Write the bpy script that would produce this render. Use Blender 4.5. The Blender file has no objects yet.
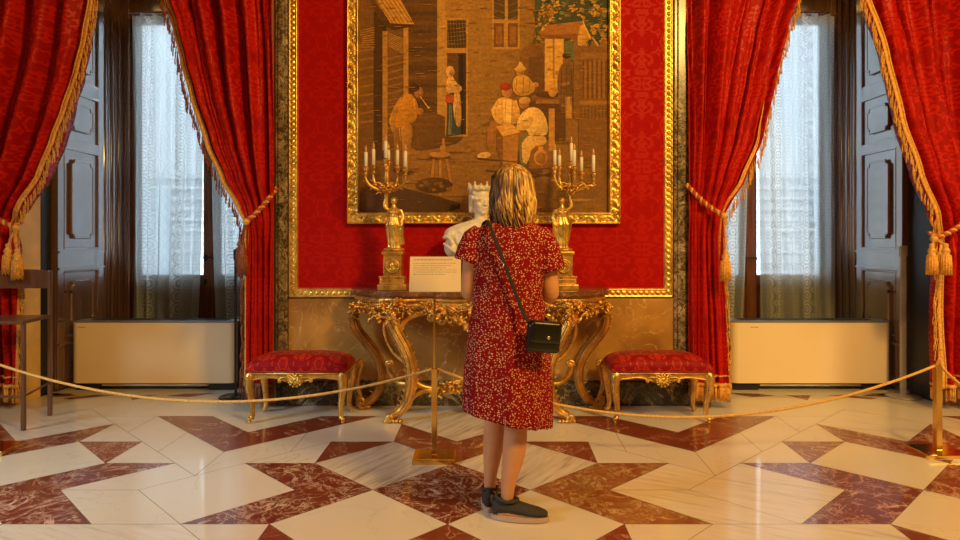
import bpy, bmesh, math, random
from mathutils import Vector, Matrix, noise
PI = math.pi
sc = bpy.context.scene
COL = sc.collection
random.seed(7)

# ------------------------------------------------------------------ camera
F = 646.0; CX = 480.0; HY = 242.0; CH = 1.3
cam_d = bpy.data.cameras.new('camera'); cam = bpy.data.objects.new('camera', cam_d); COL.objects.link(cam)
cam.location = (0, 0, CH); cam.rotation_euler = (PI/2, 0, 0)
cam_d.sensor_width = 36; cam_d.lens = F/960*36; cam_d.shift_y = -28/960; cam_d.clip_start = .05
sc.camera = cam
# ------------------------------------------------------------------ world, lights, exposure
w = bpy.data.worlds.new('sky'); sc.world = w; w.use_nodes = True
bg = w.node_tree.nodes['Background']; bg.inputs[0].default_value = (.80, .93, 1.0, 1); bg.inputs[1].default_value = 11.0
sc.view_settings.view_transform = 'Standard'; sc.view_settings.look = 'None'
sc.view_settings.exposure = 0.0; sc.view_settings.gamma = 1.0; sc.view_settings.use_curve_mapping = False
def area(name, loc, target, size, power, color, size_y=None):
    d = bpy.data.lights.new(name, 'AREA'); d.energy = power; d.color = color; d.size = size
    if size_y: d.shape = 'RECTANGLE'; d.size_y = size_y
    o = bpy.data.objects.new(name, d); COL.objects.link(o); o.location = loc
    o.rotation_euler = (Vector(target)-Vector(loc)).to_track_quat('-Z', 'Y').to_euler(); return o
area('warm_key', (2.8, .1, 4.5), (0.3, 5.0, 1.2), .8, 272, (1, .60, .15))  # warm key from the right front, read off shadows; no chandelier in view
area('warm_ceiling_fill', (0, 0.6, 5.0), (0, 2.6, 0), 4.0, 62, (1, .66, .24))  # broad warm ambient fill added under the ceiling, no fixture in view
area('cool_side_fill', (-5.7, 1.0, 2.9), (-2.3, 3.4, 0), 1.6, 34, (.72, .92, 1)).data.spread = 1.0  # added cool fill aimed at the left floor; no window built there
area('warm_side_fill', (5.6, 1.2, 3.0), (3.1, 4.7, .3), 1.2, 17, (1, .68, .28)).data.spread = 1.1  # added warm fill to brighten the right side; no lamp in view

# ------------------------------------------------------------------ helpers
def at(px, py, Y): return Vector(((px-CX)*Y/F, Y, CH-(py-HY)*Y/F))
def X(px, Y): return (px-CX)*Y/F
def Z(py, Y): return CH-(py-HY)*Y/F
def lerp(a, b, t): return a+(b-a)*t
def interp(tab, z):
    if z <= tab[0][0]: return tab[0][1]
    for (a, va), (b, vb) in zip(tab, tab[1:]):
        if z <= b:
            t = (z-a)/(b-a); t = t*t*(3-2*t)*.35+t*.65
            return va+(vb-va)*t
    return tab[-1][1]
def tag(o, label=None, cat=None, group=None, kind=None):
    if label: o['label'] = label
    if cat: o['category'] = cat
    if group: o['group'] = group
    if kind: o['kind'] = kind
    return o
def empty(name, loc, label=None, cat=None, group=None, kind=None):
    o = bpy.data.objects.new(name, None); COL.objects.link(o); o.location = loc; o.empty_display_size = .1
    return tag(o, label, cat, group, kind)
def build(name, bm, mat, parent=None, smooth=True, loc=None):
    """link bm (in world coordinates) as one mesh; origin moved to loc or to the parent's origin"""
    me = bpy.data.meshes.new(name)
    org = Vector(loc) if loc is not None else (Vector((0, 0, 0)))
    if parent is not None:
        org = Vector((0, 0, 0)); p = parent
        while p is not None: org += p.location; p = p.parent
    bmesh.ops.translate(bm, verts=bm.verts, vec=-org)
    if smooth is not None:
        for f in bm.faces: f.smooth = smooth
    bm.to_mesh(me); bm.free()
    for m in (mat if isinstance(mat, (list, tuple)) else [mat]): me.materials.append(m)
    o = bpy.data.objects.new(name, me); COL.objects.link(o)
    if parent is not None: o.parent = parent
    else: o.location = org
    return o
def auto(o, ang=40):
    o.data.shade_auto_smooth = None if False else None
    return o
def flat_edges(bm, ang=math.radians(38)):
    for f in bm.faces: f.smooth = True
    for e in bm.edges:
        if len(e.link_faces) == 2:
            e.smooth = e.calc_face_angle(0) < ang
def NB(): return bmesh.new()
def box(bm, x0, x1, y0, y1, z0, z1, bev=0, mi=0, seg=2):
    r = bmesh.ops.create_cube(bm, size=1.0)
    vs = r['verts']
    for v in vs:
        v.co = Vector((lerp(x0, x1, v.co.x+.5), lerp(y0, y1, v.co.y+.5), lerp(z0, z1, v.co.z+.5)))
    fs = set(f for v in vs for f in v.link_faces)
    for f in fs: f.material_index = mi
    if bev > 0:
        es = list(set(e for v in vs for e in v.link_edges))
        bmesh.ops.bevel(bm, geom=es, offset=bev, segments=seg, affect='EDGES', profile=.6)
def prism(bm, pts, a, b, axis='y', mi=0):
    """polygon (2-D pts) extruded from a to b along axis"""
    def mk(p, h):
        if axis == 'y': return (p[0], h, p[1])
        if axis == 'x': return (h, p[0], p[1])
        return (p[0], p[1], h)
    lo = [bm.verts.new(mk(p, a)) for p in pts]; hi = [bm.verts.new(mk(p, b)) for p in pts]
    n = len(pts); fs = []
    fs.append(bm.faces.new(lo)); fs.append(bm.faces.new(list(reversed(hi))))
    for i in range(n): fs.append(bm.faces.new((lo[i], hi[i], hi[(i+1) % n], lo[(i+1) % n])))
    for f in fs: f.material_index = mi
    bmesh.ops.recalc_face_normals(bm, faces=fs)
def spline(pts, n=8):
    """catmull-rom; every point (x,y,z[,r])"""
    P = [Vector(p) for p in pts] if len(pts[0]) == 3 else [Vector(p) for p in pts]
    out = []
    for i in range(len(P)-1):
        p0 = P[max(i-1, 0)]; p1 = P[i]; p2 = P[i+1]; p3 = P[min(i+2, len(P)-1)]
        for k in range(n):
            t = k/n
            out.append(.5*((2*p1)+(p2-p0)*t+(2*p0-5*p1+4*p2-p3)*t*t+(3*p1-p0-3*p2+p3)*t**3))
    out.append(P[-1].copy()); return out
def tube(bm, pts, r, seg=8, cap=True, flat=1.0, mi=0, up=None, flute=0):
    """sweep; r number or list; points may carry a radius as 4th value; flat squashes the section"""
    if len(pts[0]) == 4: r = [p[3] for p in pts]; pts = [Vector(p[:3]) for p in pts]
    else: pts = [Vector(p) for p in pts]
    if not isinstance(r, (list, tuple)): r = [r]*len(pts)
    n = len(pts); prev = None; rings = []
    for i in range(n):
        t = (pts[min(i+1, n-1)]-pts[max(i-1, 0)])
        if t.length < 1e-9: t = Vector((0, 0, 1))
        t.normalize()
        if prev is None:
            ref = Vector(up) if up else (Vector((0, 0, 1)) if abs(t.z) < .9 else Vector((0, 1, 0)))
            a = (ref-t*ref.dot(t)).normalized()
        else:
            a = prev-t*prev.dot(t)
            a = a.normalized() if a.length > 1e-6 else prev
        prev = a; b = t.cross(a)
        rings.append([bm.verts.new(pts[i]+(a*math.cos(q)+b*math.sin(q)*flat)*r[i]*(1+flute*math.cos(6*q))) for q in [2*PI*k/seg for k in range(seg)]])
    fs = []
    for i in range(n-1):
        for k in range(seg):
            fs.append(bm.faces.new((rings[i][k], rings[i][(k+1) % seg], rings[i+1][(k+1) % seg], rings[i+1][k])))
    if cap: fs.append(bm.faces.new(list(reversed(rings[0])))); fs.append(bm.faces.new(rings[-1]))
    for f in fs: f.material_index = mi
def lathe(bm, prof, c, seg=24, mi=0, sx=1, sy=1):
    """prof [(r,z)] around the vertical axis through c"""
    rings = []
    for r, z in prof:
        if r < 1e-5: rings.append([bm.verts.new((c[0], c[1], c[2]+z))])
        else: rings.append([bm.verts.new((c[0]+r*sx*math.cos(2*PI*k/seg), c[1]+r*sy*math.sin(2*PI*k/seg), c[2]+z)) for k in range(seg)])
    fs = []
    for A, B in zip(rings, rings[1:]):
        for k in range(seg):
            k2 = (k+1) % seg
            if len(A) == 1 and len(B) == 1: continue
            if len(A) == 1: fs.append(bm.faces.new((A[0], B[k2], B[k])))
            elif len(B) == 1: fs.append(bm.faces.new((A[k], A[k2], B[0])))
            else: fs.append(bm.faces.new((A[k], A[k2], B[k2], B[k])))
    if len(rings[0]) > 1: fs.append(bm.faces.new(list(reversed(rings[0]))))
    if len(rings[-1]) > 1: fs.append(bm.faces.new(rings[-1]))
    for f in fs: f.material_index = mi
def ell(bm, c, r, rot=None, seg=12, mi=0):
    if not isinstance(r, (tuple, list)): r = (r, r, r)
    M = Matrix.Translation(Vector(c)) @ (rot.to_matrix().to_4x4() if rot else Matrix.Identity(4)) @ Matrix.Diagonal((r[0], r[1], r[2], 1))
    nv = max(5, seg*2//3); nw = bm.verts.new
    top = nw(M @ Vector((0, 0, 1))); bot = nw(M @ Vector((0, 0, -1))); rings = []
    for j in range(1, nv):
        p = PI*j/nv; z = math.cos(p); q = math.sin(p)
        rings.append([nw(M @ Vector((q*math.cos(2*PI*k/seg), q*math.sin(2*PI*k/seg), z))) for k in range(seg)])
    fs = []
    for k in range(seg):
        k2 = (k+1) % seg
        fs.append(bm.faces.new((top, rings[0][k], rings[0][k2]))); fs.append(bm.faces.new((bot, rings[-1][k2], rings[-1][k])))
        for A, B in zip(rings, rings[1:]): fs.append(bm.faces.new((A[k], B[k], B[k2], A[k2])))
    if mi:
        for f in fs: f.material_index = mi
def loft(bm, secs, seg=32, fn=None, mi=0):
    """secs [(z,cx,cy,rx,ry)] closed solid of elliptical sections"""
    rings = []
    for i, (z, cx, cy, rx, ry) in enumerate(secs):
        ring = []
        for k in range(seg):
            a = 2*PI*k/seg; x = cx+rx*math.cos(a); y = cy+ry*math.sin(a); zz = z
            if fn: x, y, zz = fn(i, a, x, y, zz, cx, cy)
            ring.append(bm.verts.new((x, y, zz)))
        rings.append(ring)
    for A, B in zip(rings, rings[1:]):
        for k in range(seg): bm.faces.new((A[k], A[(k+1) % seg], B[(k+1) % seg], B[k])).material_index = mi
    bm.faces.new(list(reversed(rings[0]))); bm.faces.new(rings[-1])
def remesh(name, bm, voxel, mat, parent=None, smooth=2, loc=None, fac=.5):
    me = bpy.data.meshes.new('tmp'); bmesh.ops.recalc_face_normals(bm, faces=bm.faces); bm.to_mesh(me); bm.free()
    t = bpy.data.objects.new('tmp', me); COL.objects.link(t)
    m = t.modifiers.new('r', 'REMESH'); m.mode = 'VOXEL'; m.voxel_size = voxel
    if smooth:
        s = t.modifiers.new('s', 'SMOOTH'); s.iterations = smooth; s.factor = fac
    dg = bpy.context.evaluated_depsgraph_get(); dg.update()
    me2 = bpy.data.meshes.new_from_object(t.evaluated_get(dg))
    bpy.data.objects.remove(t); bpy.data.meshes.remove(me)
    b2 = bmesh.new(); b2.from_mesh(me2); bpy.data.meshes.remove(me2)
    return build(name, b2, mat, parent, True, loc)
def grid(bm, fn, nu, nv, uv=None, mi=0, flip=False):
    L = bm.loops.layers.uv.verify()
    V = [[bm.verts.new(fn(i/nu, j/nv)) for j in range(nv+1)] for i in range(nu+1)]
    for i in range(nu):
        for j in range(nv):
            q = [(i, j), (i+1, j), (i+1, j+1), (i, j+1)]
            if flip: q.reverse()
            f = bm.faces.new([V[a][b] for a, b in q]); f.material_index = mi
            for l, (a, b) in zip(f.loops, q):
                l[L].uv = uv(a/nu, b/nv) if uv else (a/nu, b/nv)
def boxuv(bm, s=1.0):
    L = bm.loops.layers.uv.verify()
    for f in bm.faces:
        n = f.normal
        for l in f.loops:
            c = l.vert.co
            if abs(n.z) > abs(n.x) and abs(n.z) > abs(n.y): l[L].uv = (c.x*s, c.y*s)
            elif abs(n.x) > abs(n.y): l[L].uv = (c.y*s, c.z*s)
            else: l[L].uv = (c.x*s, c.z*s)
def rope(bm, path, r, pitch, strands=2, seg=6, n_per=10):
    """twisted cord along a dense path"""
    P = [Vector(p) for p in path]
    L = [0]
    for a, b in zip(P, P[1:]): L.append(L[-1]+(b-a).length)
    total = L[-1]; n = max(4, int(total/pitch*n_per))
    def pos(s):
        for i in range(len(P)-1):
            if s <= L[i+1] or i == len(P)-2:
                t = (s-L[i])/max(1e-9, L[i+1]-L[i]); return P[i].lerp(P[i+1], t), (P[i+1]-P[i]).normalized()
    for st in range(strands):
        pts = []
        for k in range(n+1):
            s = total*k/n; p, t = pos(s)
            ref = Vector((0, 0, 1)) if abs(t.z) < .95 else Vector((0, 1, 0))
            a = (ref-t*ref.dot(t)).normalized(); b = t.cross(a)
            q = 2*PI*(s/pitch+st/strands)
            pts.append(p+(a*math.cos(q)+b*math.sin(q))*r*.5)
        tube(bm, pts, r*.56, seg, mi=st % 2)
def leaf(bm, p, d, size, side=None, seg=8):
    """small curled acanthus tongue"""
    d = Vector(d).normalized(); p = Vector(p)
    q = d.to_track_quat('Z', 'Y')
    ell(bm, p+d*size*.45, (size*.3, size*.18, size*.55), q, seg)
    ell(bm, p+d*size*.95, (size*.2, size*.2, size*.16), q, seg)
def spiral(c, r0, r1, turns, a0, plane='xz', n=26, sgn=1, dy=0):
    out = []
    for k in range(n+1):
        t = k/n; a = a0+sgn*turns*2*PI*t; r = lerp(r0, r1, t)
        if plane == 'xz': out.append(Vector((c[0]+r*math.cos(a), c[1]+dy*t, c[2]+r*math.sin(a))))
        else: out.append(Vector((c[0], c[1]+r*math.cos(a), c[2]+r*math.sin(a))))
    return out

# ------------------------------------------------------------------ materials
class N:
    def __init__(s, name):
        s.m = bpy.data.materials.new(name); s.m.use_nodes = True; s.t = s.m.node_tree; s.t.nodes.clear()
        s.out = s.t.nodes.new('ShaderNodeOutputMaterial'); s.b = s.n('ShaderNodeBsdfPrincipled')
        s.link(s.b.outputs[0], s.out.inputs[0])
    def n(s, ty, **kw):
        x = s.t.nodes.new(ty)
        for k, v in kw.items(): setattr(x, k, v)
        return x
    def link(s, a, b): s.t.links.new(a, b)
    def set(s, **kw):
        for k, v in kw.items():
            i = s.b.inputs[k.replace('_', ' ')]
            if hasattr(v, 'is_linked') or isinstance(v, bpy.types.NodeSocket): s.link(v, i)
            else: i.default_value = (*v, 1) if isinstance(v, tuple) and len(v) == 3 and i.type == 'RGBA' else v
        return s
    def coord(s, kind='Object', scale=(1, 1, 1), rot=(0, 0, 0), loc=(0, 0, 0)):
        c = s.n('ShaderNodeTexCoord'); m = s.n('ShaderNodeMapping'); s.link(c.outputs[kind], m.inputs[0])
        m.inputs['Rotation'].default_value = rot; m.inputs['Location'].default_value = loc
        if scale != (1, 1, 1):
            m2 = s.n('ShaderNodeMapping'); m2.inputs['Scale'].default_value = scale; s.link(m.outputs[0], m2.inputs[0]); m = m2
        return m.outputs[0]
    def noise(s, vec, scale, detail=4, rough=.55, dist=0, out=0):
        x = s.n('ShaderNodeTexNoise'); s.link(vec, x.inputs['Vector']); x.inputs['Scale'].default_value = scale
        x.inputs['Detail'].default_value = detail; x.inputs['Roughness'].default_value = rough; x.inputs['Distortion'].default_value = dist
        return x.outputs[out]
    def vor(s, vec, scale, feature='F1', out='Distance', rnd=1.0):
        x = s.n('ShaderNodeTexVoronoi', feature=feature); s.link(vec, x.inputs['Vector']); x.inputs['Scale'].default_value = scale; x.inputs['Randomness'].default_value = rnd
        return x.outputs[out]
    def ramp(s, fac, stops, interp='LINEAR'):
        r = s.n('ShaderNodeValToRGB'); s.link(fac, r.inputs[0]); cr = r.color_ramp; cr.interpolation = interp
        while len(cr.elements) < len(stops): cr.elements.new(.5)
        for e, (p, c) in zip(cr.elements, stops):
            e.position = p; e.color = (*c, 1) if isinstance(c, tuple) else (c, c, c, 1)
        return r.outputs[0]
    def mix(s, f, a, b, mode='MIX'):
        x = s.n('ShaderNodeMix', data_type='RGBA', blend_type=mode)
        for v, i in ((f, 0), (a, 6), (b, 7)):
            if isinstance(v, bpy.types.NodeSocket): s.link(v, x.inputs[i])
            else: x.inputs[i].default_value = v if i == 0 else ((*v, 1) if isinstance(v, tuple) else (v, v, v, 1))
        return x.outputs[2]
    def math(s, op, a, b=0.0, c=0.0):
        x = s.n('ShaderNodeMath', operation=op)
        for v, i in ((a, 0), (b, 1), (c, 2)):
            if isinstance(v, bpy.types.NodeSocket): s.link(v, x.inputs[i])
            else: x.inputs[i].default_value = v
        return x.outputs[0]
    def bump(s, h, strength=.3, dist=.01):
        x = s.n('ShaderNodeBump'); x.inputs['Strength'].default_value = strength; x.inputs['Distance'].default_value = dist
        s.link(h, x.inputs['Height']); s.link(x.outputs[0], s.b.inputs['Normal'])
def simple(name, col, rough=.5, metal=0.0, var=.12, scale=20, bump=0, **kw):
    a = N(name); v = a.coord(); nz = a.noise(v, scale)
    lo = tuple(max(0, c*(1-var)) for c in col); hi = tuple(min(1, c*(1+var)) for c in col)
    a.set(Base_Color=a.ramp(nz, [(.3, lo), (.7, hi)]), Roughness=rough, Metallic=metal, **kw)
    if bump: a.bump(a.noise(v, scale*3), bump, .004)
    return a.m
def m_gold(name, col=(.80, .44, .09), rough=.3, bs=70, bst=.5):
    a = N(name); v = a.coord()
    wear = a.noise(v, 9, 5)
    dk = tuple(c*.55 for c in col)
    a.set(Base_Color=a.ramp(wear, [(.35, dk), (.6, col)]), Metallic=.8, Roughness=a.ramp(a.noise(v, 30), [(.3, rough*.8), (.7, min(1, rough*1.5))]))
    a.bump(a.noise(v, bs, 3), bst, .004); return a.m
GOLD = m_gold('gilt_wood', (.86, .50, .12)); GOLD2 = m_gold('bright_gilding', (.95, .62, .14), .30, 90, .15)
OLDGOLD = m_gold('worn_gilding', (.66, .33, .07), .36, 60, .6)
BRASS = simple('polished_brass', (.92, .64, .20), .18, 1.0, .06, 8)
def m_damask(name, base, hi, rough=.5, scale=1.0, sheen=.3, bst=.15, mt=.0):
    a = N(name); c = a.n('ShaderNodeUVMap'); sp = a.n('ShaderNodeSeparateXYZ'); a.link(c.outputs[0], sp.inputs[0])
    px = a.math('PINGPONG', sp.outputs[0], .16*scale); py = a.math('PINGPONG', sp.outputs[1], .27*scale)
    cb = a.n('ShaderNodeCombineXYZ'); a.link(px, cb.inputs[0]); a.link(py, cb.inputs[1])
    n1 = a.noise(cb.outputs[0], 11/scale, 2, .5, .9)
    n2 = a.noise(cb.outputs[0], 23/scale, 1, .5, .5)
    s = a.math('ADD', n1, a.math('MULTIPLY', n2, .35))
    mask = a.ramp(s, [(.62, 0.0), (.66, 1.0), (.74, 1.0), (.78, .15)])
    a.set(Base_Color=a.mix(mask, base, hi), Roughness=a.ramp(mask, [(0, rough), (1, rough*.7)]), Sheen_Weight=sheen, Sheen_Roughness=.4, Metallic=mt)
    a.b.inputs['Specular IOR Level'].default_value = .12; a.b.inputs['Sheen Tint'].default_value = (1, .35, .2, 1)
    a.bump(mask, bst, .003); return a.m
CURTAIN = m_damask('red_damask_curtain', (.34, .004, .002), (.52, .014, .005), .55, .95, .06, .14)
WALLRED = m_damask('red_damask_wall', (.36, .0022, .0004), (.43, .0045, .0006), .75, 1.1, .0, .06)
CUSHION = m_damask('crimson_damask', (.24, .004, .006), (.46, .026, .014), .5, .8, .15)
def m_marble(name, base, vein, vscale=2.2, vw=.03, cloud=None, rough=.14, vein2=None, streak=None, rot=0, dist=1.2):
    a = N(name); v = a.coord('Object', rot=(0, 0, rot))
    if streak: v2 = a.coord('Object', scale=(1, streak, 1), rot=(0, 0, rot))
    else: v2 = v
    nz = a.noise(v2, vscale, 6, .6, dist)
    d = a.math('ABSOLUTE', a.math('SUBTRACT', nz, .5))
    vm = a.ramp(d, [(0, 1.0), (vw, .0)])
    cl = a.noise(v2, vscale*.8, 3)
    col = a.ramp(cl, [(.3, base), (.7, cloud or tuple(c*.8 for c in base))])
    vm = a.math('MULTIPLY', vm, a.ramp(a.noise(v, vscale*1.5, 2), [(.4, .25), (.6, 1.0)]))
    col = a.mix(vm, col, vein)
    if vein2:
        nz2 = a.noise(v, vscale*2.3, 5, .6, 1.5); d2 = a.math('ABSOLUTE', a.math('SUBTRACT', nz2, .5))
        col = a.mix(a.ramp(d2, [(0, 1.0), (vw*1.2, 0.0)]), col, vein2)
    a.set(Base_Color=col, Roughness=rough)
    if rough < .16: a.set(Roughness=.30, Coat_Weight=.45, Coat_Roughness=.07)
    return a.m
CREAM = m_marble('cream_marble', (.74, .67, .55), (.60, .50, .38), 1.1, .006, (.69, .61, .49), .10)
def m_streak(name, a_, b_, c_, rot):
    a = N(name); v = a.coord('Object', scale=(1, .09, 1), rot=(0, 0, rot)); n1 = a.noise(v, 26, 5, .65, .2); n2 = a.noise(a.coord('Object'), 2.5, 2)
    f = a.math('ADD', a.math('MULTIPLY', n1, .8), a.math('MULTIPLY', n2, .2))
    a.set(Base_Color=a.ramp(f, [(.33, c_), (.45, b_), (.58, a_)]), Roughness=.30, Coat_Weight=.45, Coat_Roughness=.07); return a.m
STREAK = m_streak('streaked_cream_marble', (.72, .63, .50), (.60, .50, .38), (.28, .20, .13), .52)
STREAK2 = m_streak('grey_streaked_marble', (.74, .67, .57), (.69, .61, .51), (.50, .43, .35), 2.05)
REDM = m_marble('red_marble', (.20, .038, .015), (.70, .46, .32), 3.0, .016, (.20, .035, .018), .12)
REDV = m_marble('veined_red_marble', (.17, .022, .012), (.74, .58, .42), 3.6, .022, (.12, .018, .010), .12, vein2=(.62, .42, .28))
REDP = m_marble('pale_veined_red_marble', (.21, .045, .022), (.78, .55, .42), 3.2, .020, (.15, .03, .018), .12, vein2=(.58, .32, .22))
OCHM = m_marble('ochre_red_marble', (.20, .045, .012), (.58, .42, .20), 5, .06, (.34, .19, .06), .13, vein2=(.25, .05, .02))
DADO = m_marble('ochre_marble', (.56, .29, .065), (.78, .55, .26), 3.2, .010, (.22, .09, .022), .28)
BLACKM = m_marble('black_green_marble', (.030, .026, .018), (.50, .34, .16), 3.6, .02, (.075, .055, .03), .2, vein2=(.20, .15, .08))
PILM = m_marble('dark_veined_marble', (.040, .032, .024), (.62, .48, .30), 7, .04, (.13, .09, .05), .22, vein2=(.35, .26, .15))
TABLEM = m_marble('brown_marble', (.20, .075, .03), (.52, .28, .12), 6, .02, (.10, .035, .018), .15)
STRAP = simple('matte_strap', (.008, .006, .005), .75)
HAIRS = None
SEAM = simple('joint_filler', (.17, .12, .09), .6)
BUSTM = simple('white_statuary_marble', (.80, .71, .55), .42, 0, .05, 12, .05)
def m_wood(name, c1, c2, rough=.25, axis=2, coat=1.0):
    a = N(name); s = [16, 16, 16]; s[axis] = 1.3
    v = a.coord('Object', scale=tuple(s)); nz = a.noise(v, 2.4, 6, .6, .5)
    a.set(Base_Color=a.ramp(nz, [(.3, c1), (.7, c2)]), Roughness=rough,  Coat_Weight=coat, Coat_Roughness=.18, Coat_IOR=3.8 if coat > .9 else 1.5, Specular_IOR_Level=.5)
    a.bump(nz, .06, .002); return a.m
WOOD = m_wood('varnished_walnut', (.10, .042, .024), (.20, .085, .048), .22)
WOODW = m_wood('window_mahogany', (.13, .042, .018), (.25, .085, .035), .3, coat=.4)
WOODC = m_wood('chair_beech', (.10, .045, .025), (.17, .08, .045), .35, coat=.2)
RECESS_SHADE = simple('recess_shade', (.012, .013, .018), .4)  # near-black colour standing in for shade on the recess sides
CASING = simple('ochre_painted_casing', (.74, .48, .16), .5, 0, .15, 5)
PLASTER = simple('warm_plaster', (.42, .24, .12), .8, 0, .08, 3)
HEAT = simple('cream_enamel', (.88, .70, .46), .38, 0, .02, 2)
GREYM = simple('grey_metal', (.35, .37, .38), .3, .6, .05, 6)
BLACKP = simple('black_powder_coat', (.012, .012, .013), .35)
CANDLE = simple('white_wax', (.88, .82, .70), .45, 0, .03, 10, Subsurface_Weight=.0)
FRINGE = simple('gold_bullion_fringe', (.74, .38, .075), .55, .1, .35, 60, .3)
FRINGE_BACKLIT = simple('backlit_gold_bullion', (.24, .07, .03), .6, .05, .35, 60, .3)  # gold bullion with its backlit shade put into the colour
SKIN = simple('skin', (.66, .31, .15), .5, 0, .06, 14, Subsurface_Weight=.0)
SHOE = simple('charcoal_knit', (.035, .030, .026), .8, 0, .4, 160, .4)
SOLE = simple('taupe_rubber', (.52, .36, .28), .6, 0, .05, 20)
LEATHER = simple('black_leather', (.007, .006, .006), .32, 0, .1, 60, .15)
SILVER = simple('silver_metal', (.7, .68, .62), .25, 1.0, .04, 10)
CARD = simple('cream_card', (.76, .58, .32), .6, 0, .03, 8)
INK = simple('brown_ink', (.20, .12, .06), .7)
STONE = simple('pale_stone', (.42, .46, .50), .8, 0, .06, 2)
def m_hair(nm='blonde_hair', k=1.0, s=0):
    a = N(nm); v = a.coord('Object', scale=(1, 1, .10)); nz = a.noise(v, 90, 3); n2 = a.noise(v, 38, 2)
    f = a.math('ADD', a.math('MULTIPLY', nz, .55), a.math('MULTIPLY', n2, .45))
    a.set(Base_Color=a.ramp(f, [(.36, (.10*k, .045*k, .012*k)), (.50, (.34*k, .17*k, .045*k)), (.62, (min(1, .80*k), min(1, .50*k), .16*k))]), Roughness=.42); return a.m
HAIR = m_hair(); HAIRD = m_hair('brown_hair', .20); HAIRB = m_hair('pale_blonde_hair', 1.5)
def m_dress():
    a = N('red_dotted_cotton'); v = a.coord()
    d = a.vor(v, 104, rnd=.85)
    col = a.ramp(d, [(.22, (.78, .48, .30)), (.37, (.22, .002, .005))])
    a.set(Base_Color=col, Roughness=.8, Specular_IOR_Level=.15); return a.m
DRESS = m_dress()
def m_lace():
    a = N('white_lace'); c = a.n('ShaderNodeUVMap'); sp = a.n('ShaderNodeSeparateXYZ'); a.link(c.outputs[0], sp.inputs[0])
    u, v = sp.outputs[0], sp.outputs[1]
    pu = a.math('SUBTRACT', a.math('PINGPONG', u, .075), .055*0); pv = a.math('PINGPONG', v, .065)
    r = a.math('SQRT', a.math('ADD', a.math('MULTIPLY', pu, pu), a.math('MULTIPLY', pv, pv)))
    ring = a.math('ABSOLUTE', a.math('SINE', a.math('MULTIPLY', r, 95)))
    cb = a.n('ShaderNodeCombineXYZ'); a.link(pu, cb.inputs[0]); a.link(pv, cb.inputs[1])
    nz = a.noise(cb.outputs[0], 42, 2, .5, .6)
    mot = a.ramp(a.math('ADD', a.math('MULTIPLY', ring, .5), nz), [(.70, 0.0), (.84, 1.0)])
    band = a.ramp(a.math('PINGPONG', u, .5), [(.15, .22), (.20, 1.0), (.32, 1.0), (.37, .22)])
    f = a.math('ADD', a.math('MULTIPLY', a.math('MULTIPLY', mot, band), .14), .84)
    tr = a.n('ShaderNodeBsdfTransparent'); tl = a.n('ShaderNodeBsdfTranslucent'); df = a.n('ShaderNodeBsdfDiffuse')
    lc = a.mix(a.math('MULTIPLY', mot, band), (.52, .56, .55), (.80, .83, .82))
    for x in (tl, df): a.link(lc, x.inputs[0])
    m1 = a.n('ShaderNodeMixShader'); a.link(tl.outputs[0], m1.inputs[1]); a.link(df.outputs[0], m1.inputs[2]); m1.inputs[0].default_value = .5
    m2 = a.n('ShaderNodeMixShader'); a.link(f, m2.inputs[0]); a.link(tr.outputs[0], m2.inputs[1]); a.link(m1.outputs[0], m2.inputs[2])
    a.link(m2.outputs[0], a.out.inputs[0]); return a.m
LACE = m_lace()
def m_glass():
    a = N('window_glass'); tr = a.n('ShaderNodeBsdfTransparent'); gl = a.n('ShaderNodeBsdfGlossy'); gl.inputs['Roughness'].default_value = .02
    fr = a.n('ShaderNodeFresnel'); m = a.n('ShaderNodeMixShader'); a.link(fr.outputs[0], m.inputs[0])
    a.link(tr.outputs[0], m.inputs[1]); a.link(gl.outputs[0], m.inputs[2]); a.link(m.outputs[0], a.out.inputs[0]); return a.m
GLASS = m_glass()
BULB = simple('clear_flame_bulb', (.95, .62, .25), .15, 0, .03, 10, Transmission_Weight=.5)
def m_paint():
    a = N('woven_tapestry'); at_ = a.n('ShaderNodeAttribute'); at_.attribute_name = 'Col'; v = a.coord()
    n1 = a.noise(a.coord('Object', scale=(1, 1, 4)), 9, 6, .65); n2 = a.noise(v, 45, 3)
    c = a.mix(1.0, at_.outputs['Color'], a.ramp(n1, [(.25, .68), (.75, 1.25)]), 'MULTIPLY')
    c = a.mix(1.0, c, a.ramp(n2, [(.25, .75), (.75, 1.25)]), 'MULTIPLY')
    a.set(Base_Color=c, Roughness=.85); wv = a.noise(a.coord('Object', scale=(1, 1, .4)), 300, 1); a.bump(wv, .2, .002); return a.m
PAINT = m_paint()
# ================================================================== SETTING
WY = 5.15      # wall face
GY = 6.70      # window plane
OX, IX = 3.70, 1.84   # outer and inner side of each window recess
HEAD = 3.95
def struct(o): o['kind'] = 'structure'; return o
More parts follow.
